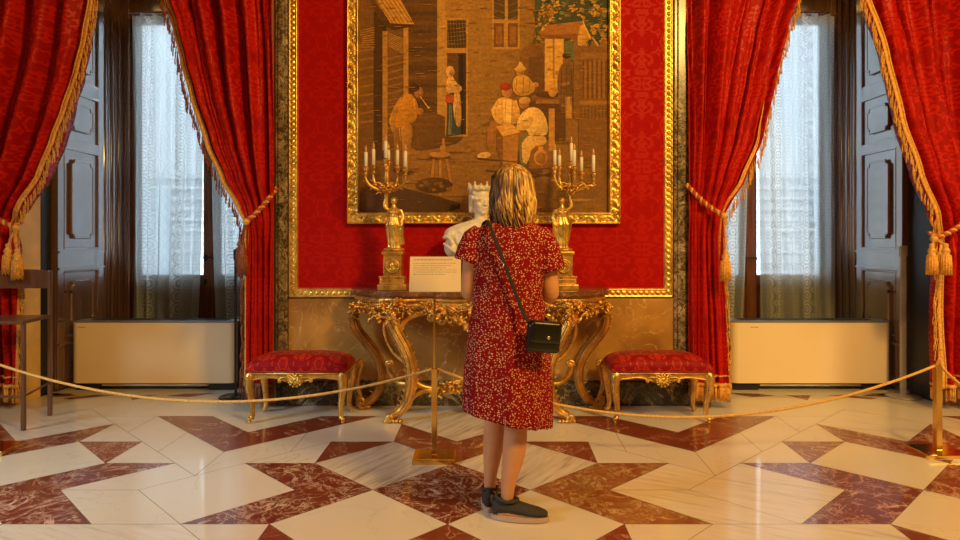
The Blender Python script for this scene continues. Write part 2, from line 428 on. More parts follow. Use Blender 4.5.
# floor: slab with marble inlay on a 0.42 m lattice
bm = NB()
def U(u, v, h): return (u*.410-.15+(.025*(v+.6)*min(u, 4)/4 if u > 0 else 0), 3.385+v*.410, h)
box(bm, -6, 6, -4.5, 7.2, -.12, 0)
R, RV, RP, OC, ST, S2, CR = 1, 2, 3, 4, 5, 6, 0
tiles = [  # half pattern, u >= 0 (mirrored to u < 0 and, from 3.5 on, about u = 7)
 (R, [(3.5, 1.5), (1.5, 3.5), (2.5, 3.5), (3.5, 2.5), (4.5, 3.5), (5.5, 3.5)]),
 (R, [(1, 2), (2, 2), (2, 1)]), (R, [(2, -1), (2, -2), (1, -2)]),
 (ST, [(1, 0), (0, 1), (1, 2), (2, 1)]), (CR, [(1, 0), (2, -1), (1, -2), (0, -1)]),
 (CR, [(2, 1), (2, 2), (2.5, 1.5), (3, 1)]), (CR, [(1, 2), (2, 2), (2.5, 1.5), (2.5, 2.5), (1.5, 3.5), (1, 3)]),
 (CR, [(2.5, 1.5), (3, 1), (3.5, .5), (3.5, 1.5), (2.5, 2.5)]), (S2, [(2, 0), (3, 1), (3.5, .5), (3, 0)]),
 (S2, [(2, 0), (3, 0), (4, -1), (3, -1)]), (S2, [(3, 0), (3.5, .5), (4, 1), (5, 0), (4, -1)]),
 (RP, [(4, 1), (5, 1), (6, 0), (5, -1), (4, -1), (5, 0)]), (CR, [(4, 1), (5, 2), (5, 1)]),
 (CR, [(3.5, .5), (4.5, 1.5), (4.5, 2.5), (3.5, 1.5)]), (CR, [(4.5, 1.5), (5.5, 2.5), (5.5, 3.5), (4.5, 2.5)]),
 (RP, [(5, 2), (6, 2), (5, 1)]), (CR, [(5, 2), (6, 3), (6, 2)]), (CR, [(5, 1), (6, 2), (7, 1), (6, 0)]),
 (RP, [(6, 3), (7, 2), (8, 3), (8, 2), (7, 1), (6, 2)]), (S2, [(6, 3), (7, 4), (8, 3), (7, 2)]),
 (RP, [(6, 0), (7, 1), (8, 0), (7, -1)]), (R, [(5, -1), (5, -2), (6, -2)]), (CR, [(6, 0), (7, -1), (6, -2), (5, -1)]),
 (CR, [(2, -1), (3, -1), (2.5, -1.5), (2, -2)]), (S2, [(3, -1), (4, -1), (5, -1), (5, -2), (2.5, -1.5)]),
 (CR, [(3.5, 2.5), (2.5, 3.5), (4.5, 3.5)]),
 (CR, [(5.5, 2.5), (6, 3), (6.5, 3.5), (5.5, 3.5)]),
 (R, [(4.3, 4.55), (4.8, 4.75), (5.05, 4.7), (4.5, 4.9)]), (R, [(6.35, 5.1), (6.85, 5.1), (6.6, 4.68)]),
 (R, [(5.6, 4.95), (6.1, 5.05), (5.8, 5.25), (5.2, 5.3)]), (R, [(7.2, 5.1), (7.9, 4.75), (8.1, 4.85), (7.6, 5.15)]), (R, [(8.2, 5.1), (8.8, 5.1), (8.5, 5.3)]),
]
cen = [(RV, [(0, 1), (1, 0), (0, -1), (-1, 0)]), (R, [(0, 1), (1, 2), (1, 3), (0, 2), (-1, 3), (-1, 2)]),
       (R, [(0, -1), (1, -2), (1, -3), (0, -2), (-1, -3), (-1, -2)]), (ST, [(0, 2), (1, 3), (0, 4), (-1, 3)]),
       (OC, [(1, 0), (2, 1), (3, 1), (2, 0), (3, -1), (2, -1)]), (RV, [(-1, 0), (-2, 1), (-3, 1), (-2, 0), (-3, -1), (-2, -1)])]
skipL = [[(2, 0), (3, 1), (3.5, .5), (3, 0)], [(2, 0), (3, 0), (4, -1), (3, -1)], [(3, 0), (3.5, .5), (4, 1), (5, 0), (4, -1)]]
allt = list(cen)+[(CR, [(-3.5, .5), (-3, 1), (-2, 0), (-3, -1), (-4, 0)]), (CR, [(-4, 1), (-3.5, .5), (-4, 0), (-5, 0)]), (CR, [(-5, 0), (-4, 0), (-3, -1), (-4, -1)])]
for m, p in tiles:
    if m == S2 and p in skipL: allt.append((m, p)); continue
    allt.append((m, p)); allt.append((m, [(-a, b) for a, b in p]))
    mx = max(a for a, b in p)
    if mx <= 6.2:
        q = [(14-a, b) for a, b in p if True]
        allt.append((m, q)); allt.append((m, [(-a, b) for a, b in q]))
seen = set(); edges = set()
for m, p in allt:
    key = tuple(sorted(p))
    if key in seen: continue
    seen.add(key)
    vs = [bm.verts.new(U(a, b, .0006)) for a, b in p]
    f = bm.faces.new(vs); f.material_index = m
    f.normal_update()
    if f.normal.z < 0: f.normal_flip()
    n = len(p)
    for i in range(n): edges.add(tuple(sorted((p[i], p[(i+1) % n]))))
for a, b in edges:
    A = Vector(U(*a, .0009)); B = Vector(U(*b, .0009)); d = (B-A).normalized(); s = Vector((-d.y, d.x, 0))*.0016
    f = bm.faces.new([bm.verts.new(q) for q in (A-s, B-s, B+s, A+s)]); f.material_index = 7; f.normal_update()
    if f.normal.z < 0: f.normal_flip()
struct(build('floor', bm, [CREAM, REDM, REDV, REDP, OCHM, STREAK, STREAK2, SEAM], smooth=False))
# shell
bm = NB()
box(bm, -6, -OX, WY, GY+.25, 0, 5.4); box(bm, -IX, IX, WY, GY+.25, 0, 5.4); box(bm, OX, 6, WY, GY+.25, 0, 5.4)
for s in (-1, 1):
    box(bm, min(s*IX, s*OX), max(s*IX, s*OX), WY, GY+.25, HEAD, 5.4)
wall = struct(build('wall_back', bm, PLASTER, smooth=False))
bm = NB(); box(bm, -6.2, -6, -4.5, GY+.25, 0, 5.4); struct(build('wall_left', bm, PLASTER, smooth=False))
bm = NB(); box(bm, 6, 6.2, -4.5, GY+.25, 0, 5.4); struct(build('wall_right', bm, PLASTER, smooth=False))
bm = NB(); box(bm, -6.2, 6.2, -4.7, -4.5, 0, 5.4); struct(build('wall_front', bm, PLASTER, smooth=False))
bm = NB(); box(bm, -6.2, 6.2, -4.7, GY+.25, 5.4, 5.6); struct(build('ceiling', bm, PLASTER, smooth=False))
# damask covering
PX0, PX1 = X(298, WY), X(664, WY)
PZ0 = Z(291, WY)
bm = NB(); grid(bm, lambda u, v: (lerp(PX0, PX1, u), WY-.012, lerp(PZ0, 5.3, v)), 4, 4, lambda u, v: (u*(PX1-PX0)*.9, v*(5.3-PZ0)*.9))
r = bmesh.ops.extrude_face_region(bm, geom=bm.faces[:]); bmesh.ops.translate(bm, verts=[v for v in r['geom'] if isinstance(v, bmesh.types.BMVert)], vec=(0, .0115, 0))
bmesh.ops.recalc_face_normals(bm, faces=bm.faces)
c = build('damask_covering', bm, WALLRED, wall, smooth=False)

def mold_side(bm, A, B, inw, width, y, prof, ds=.012, nt=14, mit0=True, mit1=True):
    """one moulded side from A to B (x,z on the outer edge), inw = inward unit (x,z); prof(s,t)->depth towards the room"""
    A = Vector(A); B = Vector(B); inw = Vector(inw); L = (B-A).length; d = (B-A)/L; n = max(4, int(L/ds))
    V = []
    for i in range(n+1):
        row = []
        for j in range(nt+1):
            t = j/nt; s0 = t*width if mit0 else 0; s1 = L-t*width if mit1 else L
            s = lerp(s0, s1, i/n); p = A+d*s+inw*(t*width)
            row.append(bm.verts.new((p.x, y-prof(s-L/2, t), p.y)))
        V.append(row)
    for i in range(n):
        for j in range(nt): bm.faces.new((V[i][j], V[i+1][j], V[i+1][j+1], V[i][j+1]))
def mold_rect(bm, x0, x1, z0, z1, width, y, prof, top=True, **k):
    mold_side(bm, (x0, z1), (x0, z0), (1, 0), width, y, prof, **k)
    mold_side(bm, (x0, z0), (x1, z0), (0, 1), width, y, prof, **k)
    mold_side(bm, (x1, z0), (x1, z1), (-1, 0), width, y, prof, **k)
    if top: mold_side(bm, (x1, z1), (x0, z1), (0, -1), width, y, prof, **k)
    bmesh.ops.recalc_face_normals(bm, faces=bm.faces)
    c = sum((f.normal.y*f.calc_area() for f in bm.faces))
    if c > 0: bmesh.ops.reverse_faces(bm, faces=bm.faces)
def prof_wall(s, t):
    if t > .995 or t < .005: return 0
    base = .012+.010*math.exp(-((t-.12)/.08)**2)+.012*math.exp(-((t-.86)/.07)**2)
    mid = math.exp(-((t-.48)/.22)**2)
    orn = .5+.5*math.sin(s*2*PI/.045)*math.cos((t-.48)*9)
    return base+mid*.014*orn
def prof_pic(s, t):
    if t > .995: return .01
    if t < .005: return 0
    base = .035+.020*math.exp(-((t-.07)/.06)**2)+.022*math.exp(-((t-.9)/.05)**2)
    base += .012*abs(math.sin(s*2*PI/.02))*math.exp(-((t-.78)/.04)**2)
    mid = math.exp(-((t-.42)/.24)**2)
    ph = s*2*PI/.155
    c = .5+.22*math.sin(ph)
    orn = math.exp(-((t-c+.08)/.10)**2)*(.6+.4*math.cos(2*ph))+.7*math.exp(-((t-.42+.2*math.sin(ph))/.09)**2)*max(0, math.cos(ph*3))
    orn += .25*max(0, noise.noise(Vector((s*38, t*6, 1))))
    return base+mid*.030*orn
bm = NB(); mold_rect(bm, X(289, WY), X(672.5, WY), Z(297.5, WY), 5.25, .078, WY-.0115, prof_wall, ds=.007, nt=12)
struct(build('trim_1', bm, GOLD2))
# marble dado, plinth, pilasters
bm = NB(); box(bm, X(289, WY), X(673, WY), WY-.014, WY-.001, .18, Z(298.5, WY), .003); struct(build('trim_2', bm, DADO, smooth=False))
bm = NB(); box(bm, X(277, WY), X(688, WY), WY-.03, WY-.001, .001, .19, .006); box(bm, X(289.5, WY), X(673, WY), WY-.022, WY-.001, .19, .20, .002); struct(build('baseboard_back', bm, BLACKM, smooth=False))
for n_, a, b in ((3, 276.5, 288.5), (4, 673, 688)):
    bm = NB(); xa, xb = X(a, WY), X(b, WY)
    box(bm, xa, xb, WY-.03, WY-.001, .19, 5.3, .008); box(bm, xa+.025, xb-.025, WY-.045, WY-.03, .24, 5.2, .008)
    struct(build('trim_%d' % n_, bm, PILM, smooth=False))
bm = NB(); box(bm, -OX+.002, -OX+.014, WY+.02, WY+.27, .001, HEAD-.02, .004); box(bm, -OX+.014, -OX+.024, WY+.05, WY+.24, .1, .95, .004)
struct(build('trim_5', bm, CASING, smooth=False))
bm = NB(); box(bm, OX-.014, OX-.002, WY+.02, WY+.40, .001, HEAD-.02, .004); box(bm, -OX+.002, -OX+.012, WY+.28, WY+.40, .001, HEAD-.02, .003)
struct(build('trim_6', bm, RECESS_SHADE, smooth=False))  # dark strips put where the near recess sides lie in shade

# -------- windows
WOODJ = m_wood('jamb_walnut', (.13, .055, .035), (.24, .11, .07), .28)
def window(n, s):
    cx = s*2.77; x0, x1 = cx-.93, cx+.93
    root = struct(empty('window_%d' % n, (cx, GY, 0)))
    bm = NB()
    for a, b in ((x0+.002, x0+.10), (x1-.10, x1-.002)): box(bm, a, b, GY-.07, GY+.08, .002, 3.94, .008)
    box(bm, x0+.1, x1-.1, GY-.07, GY+.08, 3.66, 3.94, .01); box(bm, x0+.1, x1-.1, GY-.06, GY+.08, .002, .05, .006)
    # reeded jamb mouldings in front of the frame on both sides of the recess
    for sx in (x0, x1):
        d = 1 if sx == x0 else -1
        for k in range(6):
            yy = GY-.11-k*.065; tube(bm, [(sx+d*.012, yy, .002), (sx+d*.012, yy, 3.93)], .022 if k % 2 else .036, 10, mi=1)
    build('window_frame', bm, [WOOD, WOODJ], root)
    for q, (a, b) in enumerate(((x0+.102, cx-.002), (cx+.002, x1-.102))):
        ss = empty('sash', (0, 0, 0)); ss.parent = root
        bm = NB(); st = .085; zb = .86
        inner = b if q == 0 else a
        for u, v in ((a, a+st), (b-st, b)): box(bm, u, v, GY-.035, GY+.025, .055, 3.655, .008)
        box(bm, a+st, b-st, GY-.035, GY+.025, 3.55, 3.655, .006); box(bm, a+st, b-st, GY-.035, GY+.025, zb, zb+.10, .006); box(bm, a+st, b-st, GY-.035, GY+.025, .055, .20, .006)
        box(bm, a+st, b-st, GY-.02, GY+.01, .2, zb, .0); box(bm, a+st+.07, b-st-.07, GY-.032, GY-.02, .28, zb-.08, .01)
        if q == 0: box(bm, cx-.03, cx+.03, GY-.06, GY-.036, .06, 3.65, .01)
        build('sash_frame', bm, WOODW, ss)
        bm = NB(); box(bm, a+st-.005, b-st+.005, GY-.006, GY-.001, zb+.09, 3.56); build('pane', bm, GLASS, ss, smooth=False)
    bm = NB(); lathe(bm, [(.0, -.03), (.02, -.03), (.02, .03), (0, .03)], (cx-.055, GY-.045, 1.14), 12)
    tube(bm, spline([(cx-.055, GY-.05, 1.14), (cx-.055, GY-.10, 1.14), (cx+.02, GY-.11, 1.14), (cx+.06, GY-.11, 1.13)], 4), .009, 8)
    tube(bm, [(cx-.06, GY-.05, .86), (cx-.06, GY-.05, .92)], .014, 8)
    build('window_handle', bm, simple('dark_iron', (.06, .05, .045), .35, .8), root)
window(1, -1); window(2, 1)
# neighbouring pale facade with horizontal louvres across the street
bm = NB(); box(bm, -18, 18, 16, 16.4, -3, 15)
for k in range(22): box(bm, -18, 18, 15.9, 16.0, -2.6+k*.26, -2.52+k*.26)
for k in range(8):
    x = -12.2+k*3.4; box(bm, x, x+1.2, 15.86, 15.95, .2, 2.6, 0, 1); box(bm, x-.1, x+1.3, 15.7, 15.95, .05, .2)
tag(build('building_facade', bm, [STONE, simple('facade_shutter', (.32, .38, .44), .5)], smooth=False, loc=(0, 16, -3)), 'pale building facade with horizontal ledges seen through the window glass', 'building')
bm = NB(); box(bm, -16, 16, 7.2, 40, -3.2, -3.0); struct(build('street_ground', bm, STONE, smooth=False))

# -------- shutters folded against the outer sides of the recesses
def shutter(s, label):
    xs = s*(OX-.006); root = empty('window_shutter', (s*(OX-.03), 5.9, .03), label, 'shutter', 'folded window shutters')
    ya, yb = 5.56, 6.24
    def bx(bm, y0, y1, z0, z1, d0, d1, bev=0):
        a, b = sorted((xs-s*d0, xs-s*d1)); box(bm, a, b, y0, y1, z0, z1, bev)
    bm = NB(); bx(bm, ya, yb, .03, 3.9, 0, .045, .004)
    # stiles and rails stand proud
    bx(bm, ya, ya+.085, .03, 3.9, .045, .06, .004); bx(bm, yb-.085, yb, .03, 3.9, .045, .06, .004)
    rails = [(.03, .10), (.40, .47), (1.04, 1.24), (2.13, 2.21), (2.64, 2.76), (3.62, 3.9)]
    for a, b in rails: bx(bm, ya+.08, yb-.08, a, b, .045, .06, .003)
    bx(bm, ya-.0, yb+.0, 1.055, 1.075, .06, .075, .004); bx(bm, ya, yb, 1.20, 1.22, .06, .075, .004); bx(bm, ya, yb, .40, .425, .06, .08, .005)
    build('leaf', bm, WOOD, root, smooth=False)
    for (a, b) in zip(rails, rails[1:]):
        z0, z1 = a[1], b[0]
        bm = NB(); y0, y1 = ya+.085, yb-.085
        # sunk moulding around the panel
        for (p, q) in (((y0, z0), (y1, z0)), ((y0, z1), (y1, z1)), ((y0, z0), (y0, z1)), ((y1, z0), (y1, z1))):
            x = xs-s*.05; tube(bm, [(x, p[0], p[1]), (x, q[0], q[1])], .013, 8)
        if z1-z0 > .35:
            m = .10; y0 += m; y1 -= m; z0 += m; z1 -= m; c = .035
            pts = [(y0+c, z0), (y1-c, z0), (y1-c, z0+c), (y1, z0+c), (y1, z1-c), (y1-c, z1-c), (y1-c, z1), (y0+c, z1), (y0+c, z1-c), (y0, z1-c), (y0, z0+c), (y0+c, z0+c)]
            a_, b_ = xs-s*.045, xs-s*.068
            prism(bm, pts, a_, b_, 'x')
            for i in range(len(pts)):
                p, q = pts[i], pts[(i+1) % len(pts)]
                tube(bm, [(xs-s*.062, *p), (xs-s*.062, *q)], .012, 6)
        build('panel', bm, WOOD, root, smooth=False)
    bm = NB(); ell(bm, (xs-s*.075, ya+.16, .86), .014); build('knob', bm, simple('dark_knob', (.02, .015, .012), .3, .5), root)
shutter(-1, 'dark walnut panelled shutter folded beside the left window, above the left heater')
shutter(1, 'dark walnut panelled shutter folded beside the right window, above the right heater')

# -------- lace curtains
def lace(xl, xr, label, ph):
    z0, z1 = .10, 3.60; y0 = GY-.17; nf = 6
    def f(u, v):
        z = lerp(z0, z1, v)
        wl = lerp(xl[0], xl[1], v**.4); wr = lerp(xr[0], xr[1], v**.4)
        k = .034+.012*math.sin(v*3+ph)
        return (lerp(wl, wr, u)+.008*math.sin(u*40+v*4), y0+k*math.sin(u*2*PI*nf+ph+.5*math.sin(v*4))+.010*math.sin(u*2*PI*nf*2.3), z)
    W = abs(xr[1]-xl[1])*1.5
    bm = NB(); grid(bm, f, 90, 60, lambda u, v: (u*W, v*(z1-z0)))
    root = empty('lace_curtain', ((xl[0]+xr[0])/2, y0, z1), label, 'curtain', 'white lace window curtains')
    build('lace_cloth', bm, LACE, root)
    bm = NB(); x0, x1 = min(xl)-.02, max(xr)+.02; tube(bm, [(x0, y0+.01, z1+.0), (x1, y0+.01, z1+.0)], .009, 8)
    for x in (x0+.01, x1-.01): tube(bm, [(x, y0+.01, z1), (x, GY-.061, z1)], .007, 6)
    build('curtain_rod', bm, WOODW, root)
LY = GY-.17; XX = lambda p: X(p, LY)
lace((XX(131), XX(133)), (XX(191), XX(206)), 'white lace curtain on the outer sash of the left window, beside the shutter', .3)
lace((XX(217), XX(208.5)), (XX(276), XX(276)), 'white lace curtain of the left window, nearest the draped red curtain beside the wall', 1.3)
lace((XX(765), XX(757)), (XX(836), XX(835)), 'white lace curtain on the outer sash of the right window, beside the shutter', 2.1)
lace((XX(686), XX(686)), (XX(738), XX(752.5)), 'narrow sliver of white lace curtain beside the right window handle', .9)

# ================================================================== RED CURTAINS
CY = 5.02
def curtain(pxL, pxR, label, nf, ph, tie_py, inner, hemf, seed, zb=.16):
    """pxL, pxR: [(py, px)] outline; inner 'L' or 'R' carries the bullion fringe"""
    rnd = random.Random(seed)
    tl = sorted((Z(py, CY), X(px, CY)) for py, px in pxL); tr = sorted((Z(py, CY), X(px, CY)) for py, px in pxR)
    z1 = 3.75; zt = Z(tie_py, CY)
    ws = [rnd.uniform(.5, 1.6) for _ in range(nf)]; tot = sum(ws); acc = [0]
    for a in ws: acc.append(acc[-1]+a/tot)
    def foldphase(u):
        for i in range(nf):
            if u <= acc[i+1] or i == nf-1: return i+(u-acc[i])/(acc[i+1]-acc[i])
    def f(u, v):
        z = lerp(zb, z1, v); a, b = interp(tl, z), interp(tr, z); w = b-a
        amp = min(.085, max(.024, w/nf*.48))
        g = math.exp(-((z-zt)/.10)**2)
        amp *= (1-.55*g)
        uu = u+.02*math.sin(z*2.1+u*7)*(1-g)
        q = foldphase(min(1, max(0, uu)))*2*PI+ph
        y = -amp*math.cos(q)-amp*.46*math.cos(q*2.27+z*.9+seed)-amp*.2*math.cos(q*4.1+seed*2-z*1.7)
        belly = math.sin(PI*u)*.04*g
        return (lerp(a, b, u)+amp*.35*math.sin(q)*min(1, 6*u*(1-u)), CY+y-belly+.01, z)
    nu, nv = nf*18, 90
    W = 2.3
    bm = NB(); grid(bm, f, nu, nv, lambda u, v: (u*W, v*(z1-zb)))
    bm2 = NB()
    root = empty('curtain', ((interp(tl, z1)+interp(tr, z1))/2, CY, z1), label, 'curtain', 'tied back red damask curtains')
    o = build('curtain_cloth', bm, CURTAIN, root); m = o.modifiers.new('thick', 'SOLIDIFY'); m.thickness = .006
    # fringe: galloon band along the inner edge and bullion cords hanging from it
    u0 = 0.0 if inner == 'L' else 1.0; sg = -1 if inner == 'L' else 1
    bm = NB(); path = []
    for k in range(150):
        z = lerp(z1, zb+.02, k/149); v = (z-zb)/(z1-zb); p = Vector(f(u0, v)); path.append(p)
    tube(bm, [(p.x-sg*.012, p.y-.012, p.z) for p in path], .015, 8, flat=.4, up=(sg, 0, 0))
    tube(bm, [(p.x-sg*.034, p.y-.012, p.z) for p in path], .006, 6)
    for k, p in enumerate(path):
        for rr in range(2):
            ln = rnd.uniform(.050, .085); ox = sg*rnd.uniform(-.002, .030)
            q = Vector((p.x+ox, p.y-rnd.uniform(0, .02), p.z-rr*.012))
            tube(bm, [q, q+Vector((sg*.006, 0, -ln*.5)), q+Vector((sg*.004, 0, -ln))], [.0030, .0042, .0055], 5, mi=1)
    build('fringe', bm, [FRINGE, FRINGE if hemf else FRINGE_BACKLIT], root)
    # hem
    bm = NB(); n = nf*18; hp = [Vector(f(k/n, 0)) for k in range(n+1)]
    tube(bm, [(p.x, p.y-.006, p.z+.03) for p in hp], .016, 6)
    for k in range(n+1):
        for rr in range(2):
            p = hp[k]+Vector((rnd.uniform(-.006, .006), -rnd.uniform(.0, .015), .02)); ln = rnd.uniform(.08, .12)
            tube(bm, [p, p+Vector((0, 0, -ln*.5)), p+Vector((0, 0, -ln))], [.004, .0055, .007], 5)
    build('hem_fringe', bm, [FRINGE_BACKLIT, FRINGE][hemf], root)
    bm = NB(); tube(bm, [(p.x, p.y-.008, p.z) for p in [Vector(f(k/n, .10/(z1-zb))) for k in range(n+1)]], .007, 6); build('hem_braid', bm, FRINGE, root)
    return f
curtain([(-80, -75), (400, -75)], [(-80, 108), (0, 100), (41, 92), (71, 84), (110, 71), (140, 61), (175, 47), (205, 28), (226, 15), (245, 19), (280, 22), (400, 23)],
        'tied-back red damask curtain with gold fringe at the far left', 6, .4, 226, 'R', 1, 3)
curtain([(-80, 154), (0, 164), (24, 172), (60, 180), (94, 189), (143, 205), (180, 221), (205, 236), (222, 244), (250, 244), (400, 244)], [(-80, 276), (400, 272)],
        'tied-back red damask curtain right of the left window, behind the left bench', 5, 1.0, 221, 'L', 0, 5)
curtain([(-80, 690), (400, 691)], [(-80, 806), (0, 799), (33, 787), (81, 775), (138, 761), (179, 744), (205, 730), (216, 724), (240, 723), (276, 724), (325, 727), (400, 730)],
        'tied-back red damask curtain left of the right window, behind the right bench', 5, 2.0, 216, 'R', 1, 8)
curtain([(-80, 848), (0, 861), (57, 876), (122, 890), (175, 908), (216, 927), (236, 935), (260, 934), (400, 933)], [(-80, 1040), (400, 1040)],
        'tied-back red damask curtain with gold fringe at the far right', 6, .2, 236, 'L', 1, 11)

def tieback(hook, knot, tassels, label, mat=FRINGE):
    root = empty('curtain_tieback', knot, label, 'tieback', 'corded curtain tiebacks')
    h = Vector(hook); k = Vector(knot)
    bm = NB(); m = h.lerp(k, .5)+Vector((0, -.02, -.03))
    P = spline([h, m, k], 10); Q = spline([k, k+Vector(((h.x-k.x)*.08, .05, .03)), k+Vector(((h.x-k.x)*.12, .12, .05))], 6)
    rope(bm, P, .020, .055, 2, 7); rope(bm, Q, .016, .055, 2, 6); ell(bm, k, (.028, .026, .028), seg=10)
    build('cord', bm, [FRINGE, simple('crimson_cord', (.45, .06, .02), .6)], root)
    for (tx, tz, ty) in tassels:
        bm = NB(); rope(bm, [k, Vector((lerp(k.x, tx, .6), ty, (k.z+tz)/2)), Vector((tx, ty, tz))], .010, .03, 2, 5)
        lathe(bm, [(.001, .03), (.014, .025), (.020, .012), (.014, -.002), (.024, -.014), (.030, -.035), (.022, -.05), (.032, -.06), (.034, -.07), (.001, -.072)], (tx, ty, tz), 14)
        for q in range(26):
            a = 2*PI*q/26; r = .026+.004*(q % 2)
            tube(bm, [(tx+r*math.cos(a), ty+r*math.sin(a), tz-.06), (tx+r*1.15*math.cos(a), ty+r*1.15*math.sin(a), tz-.12), (tx+r*1.2*math.cos(a), ty+r*1.2*math.sin(a), tz-.19-.01*(q % 3))], .0055, 5)
        build('tassel', bm, mat, root)
KY = 4.86
tieback(at(-18, 200, 4.93), at(16, 228, KY), [(X(9, KY), Z(247, KY), KY-.01), (X(20, KY), Z(252, KY), KY-.03)], 'gold cord tieback with two tassels at the far left, above the chair back')
tieback(at(277, 188, 5.06), at(246, 222, KY), [(X(241, KY), Z(240, KY), KY-.0), (X(244, KY), Z(248, KY), KY-.03)], 'gold and crimson cord tieback beside the left window, above the black pole', FRINGE_BACKLIT)
tieback(at(687, 185, 5.07), at(724, 216, KY), [(X(725, KY), Z(253, KY), KY-.01)], 'gold and crimson cord tieback with one long tassel by the right window handle')
tieback(at(975, 210, 4.93), at(934, 239, KY), [(X(931, KY), Z(247, KY), KY-.01), (X(943, KY), Z(247, KY), KY-.03)], 'gold cord tieback with two tassels at the far right, above the grey pole')

# ================================================================== HEATERS
def heater(x0, x1, label, s):
    y0, y1 = 5.64, 5.88; z0, z1 = .055, .605
    root = empty('heater', ((x0+x1)/2, (y0+y1)/2, 0), label, 'heater', 'white floor heaters under the windows')
    def rr(x0, x1, y0, y1, r, n=6):
        out = []
        for cx, cy, a0 in ((x1-r, y1-r, 0), (x0+r, y1-r, 90), (x0+r, y0+r, 180), (x1-r, y0+r, 270)):
            for k in range(n+1):
                a = math.radians(a0+90*k/n); out.append((cx+r*math.cos(a), cy+r*math.sin(a)))
        return out
    bm = NB(); prism(bm, rr(x0+.012, x1-.012, y0+.02, y1, .07), z0-.0, z1-.008, 'z'); flat_edges(bm); build('casing', bm, simple('dark_casing', (.05, .052, .055), .35), root, smooth=None)
    # curved cream front panel
    bm = NB(); r = .07; pts = []
    xa, xb = (x0, x1)
    for cx, a0 in ((xa+r, 180), (xb-r, 270)):
        for k in range(9):
            a = math.radians(a0+90*k/8); pts.append((cx+r*math.cos(a), y0+r+r*math.sin(a)))
    if s > 0: pts = pts[2:] ; pts.append((xb, y1-.03))
    else: pts = [(xa, y1-.03)]+pts[:-2]
    inner = [(p[0]+(.006 if p[0] < (xa+xb)/2 else -.006), p[1]+.014) for p in pts]
    prism(bm, pts+list(reversed(inner)), z0+.012, z1-.012, 'z'); flat_edges(bm); build('front_panel', bm, HEAT, root, smooth=None)
    bm = NB(); prism(bm, rr(x0+.004, x1-.004, y0+.006, y1, .07), z1-.010, z1, 'z')
    build('top_plate', bm, GREYM, root, smooth=False)
    bm = NB()
    box(bm, x0+.12, x1-.12, y0+.10, y1-.04, z1+.0005, z1+.003)
    for k in range(60): x = lerp(x0+.14, x1-.14, k/59); box(bm, x-.006, x+.006, y0+.10, y1-.04, z1+.003, z1+.007)
    build('grille', bm, simple('dark_grille', (.06, .07, .08), .3, .3), root, smooth=False)
    bm = NB(); box(bm, x0+.26, x1-.26, y0+.03, y0+.05, .035, z0+.004, .003); build('drip_rail', bm, SILVER, root, smooth=False)
    for a in (x0+.03, x1-.25):
        bm = NB(); box(bm, a, a+.22, y0+.03, y1-.02, .001, z0+.002, .008); build('foot', bm, BLACKP, root, smooth=False)
    bm = NB(); lx = x0+(.07 if s < 0 else .17)
    for k in range(6): box(bm, lx+k*.011, lx+k*.011+.007, y0-.0015, y0+.001, z1-.052, z1-.045-(k % 2)*.002)
    build('maker_mark', bm, simple('mark_ink', (.12, .07, .03), .5), root, smooth=False)
heater(X(70, 5.64), X(236, 5.64), 'long cream floor heater under the left window', -1)
heater(X(731.5, 5.64), X(894, 5.64)-.01, 'long cream floor heater under the right window', 1)

# ================================================================== POLES
def pole(px, Y, pw, mat, label, top):
    x = X(px, Y); root = empty('sensor_pole', (x, Y, 0), label, 'pole')
    bm = NB(); lathe(bm, [(.13, 0.001), (.135, .006), (.13, .014), (.04, .022), (.022, .03), (.0, .031)], (x, Y, 0), 32); build('base', bm, mat, root)
    bm = NB(); box(bm, x-pw, x+pw, Y-.012, Y+.012, .025, top, .003); build('post', bm, mat, root, smooth=False)
    bm = NB(); box(bm, x-pw-.006, x+pw+.006, Y-.018, Y+.016, top-.09, top, .004); build('head', bm, mat, root, smooth=False)
pole(235.5, 5.40, .007, BLACKP, 'thin black pole on a round black base at the right end of the left heater', 1.24)
pole(903, 5.42, .022, simple('brushed_grey', (.36, .32, .28), .45, .3), 'grey metal pole on a round base at the right end of the right heater', 1.27)
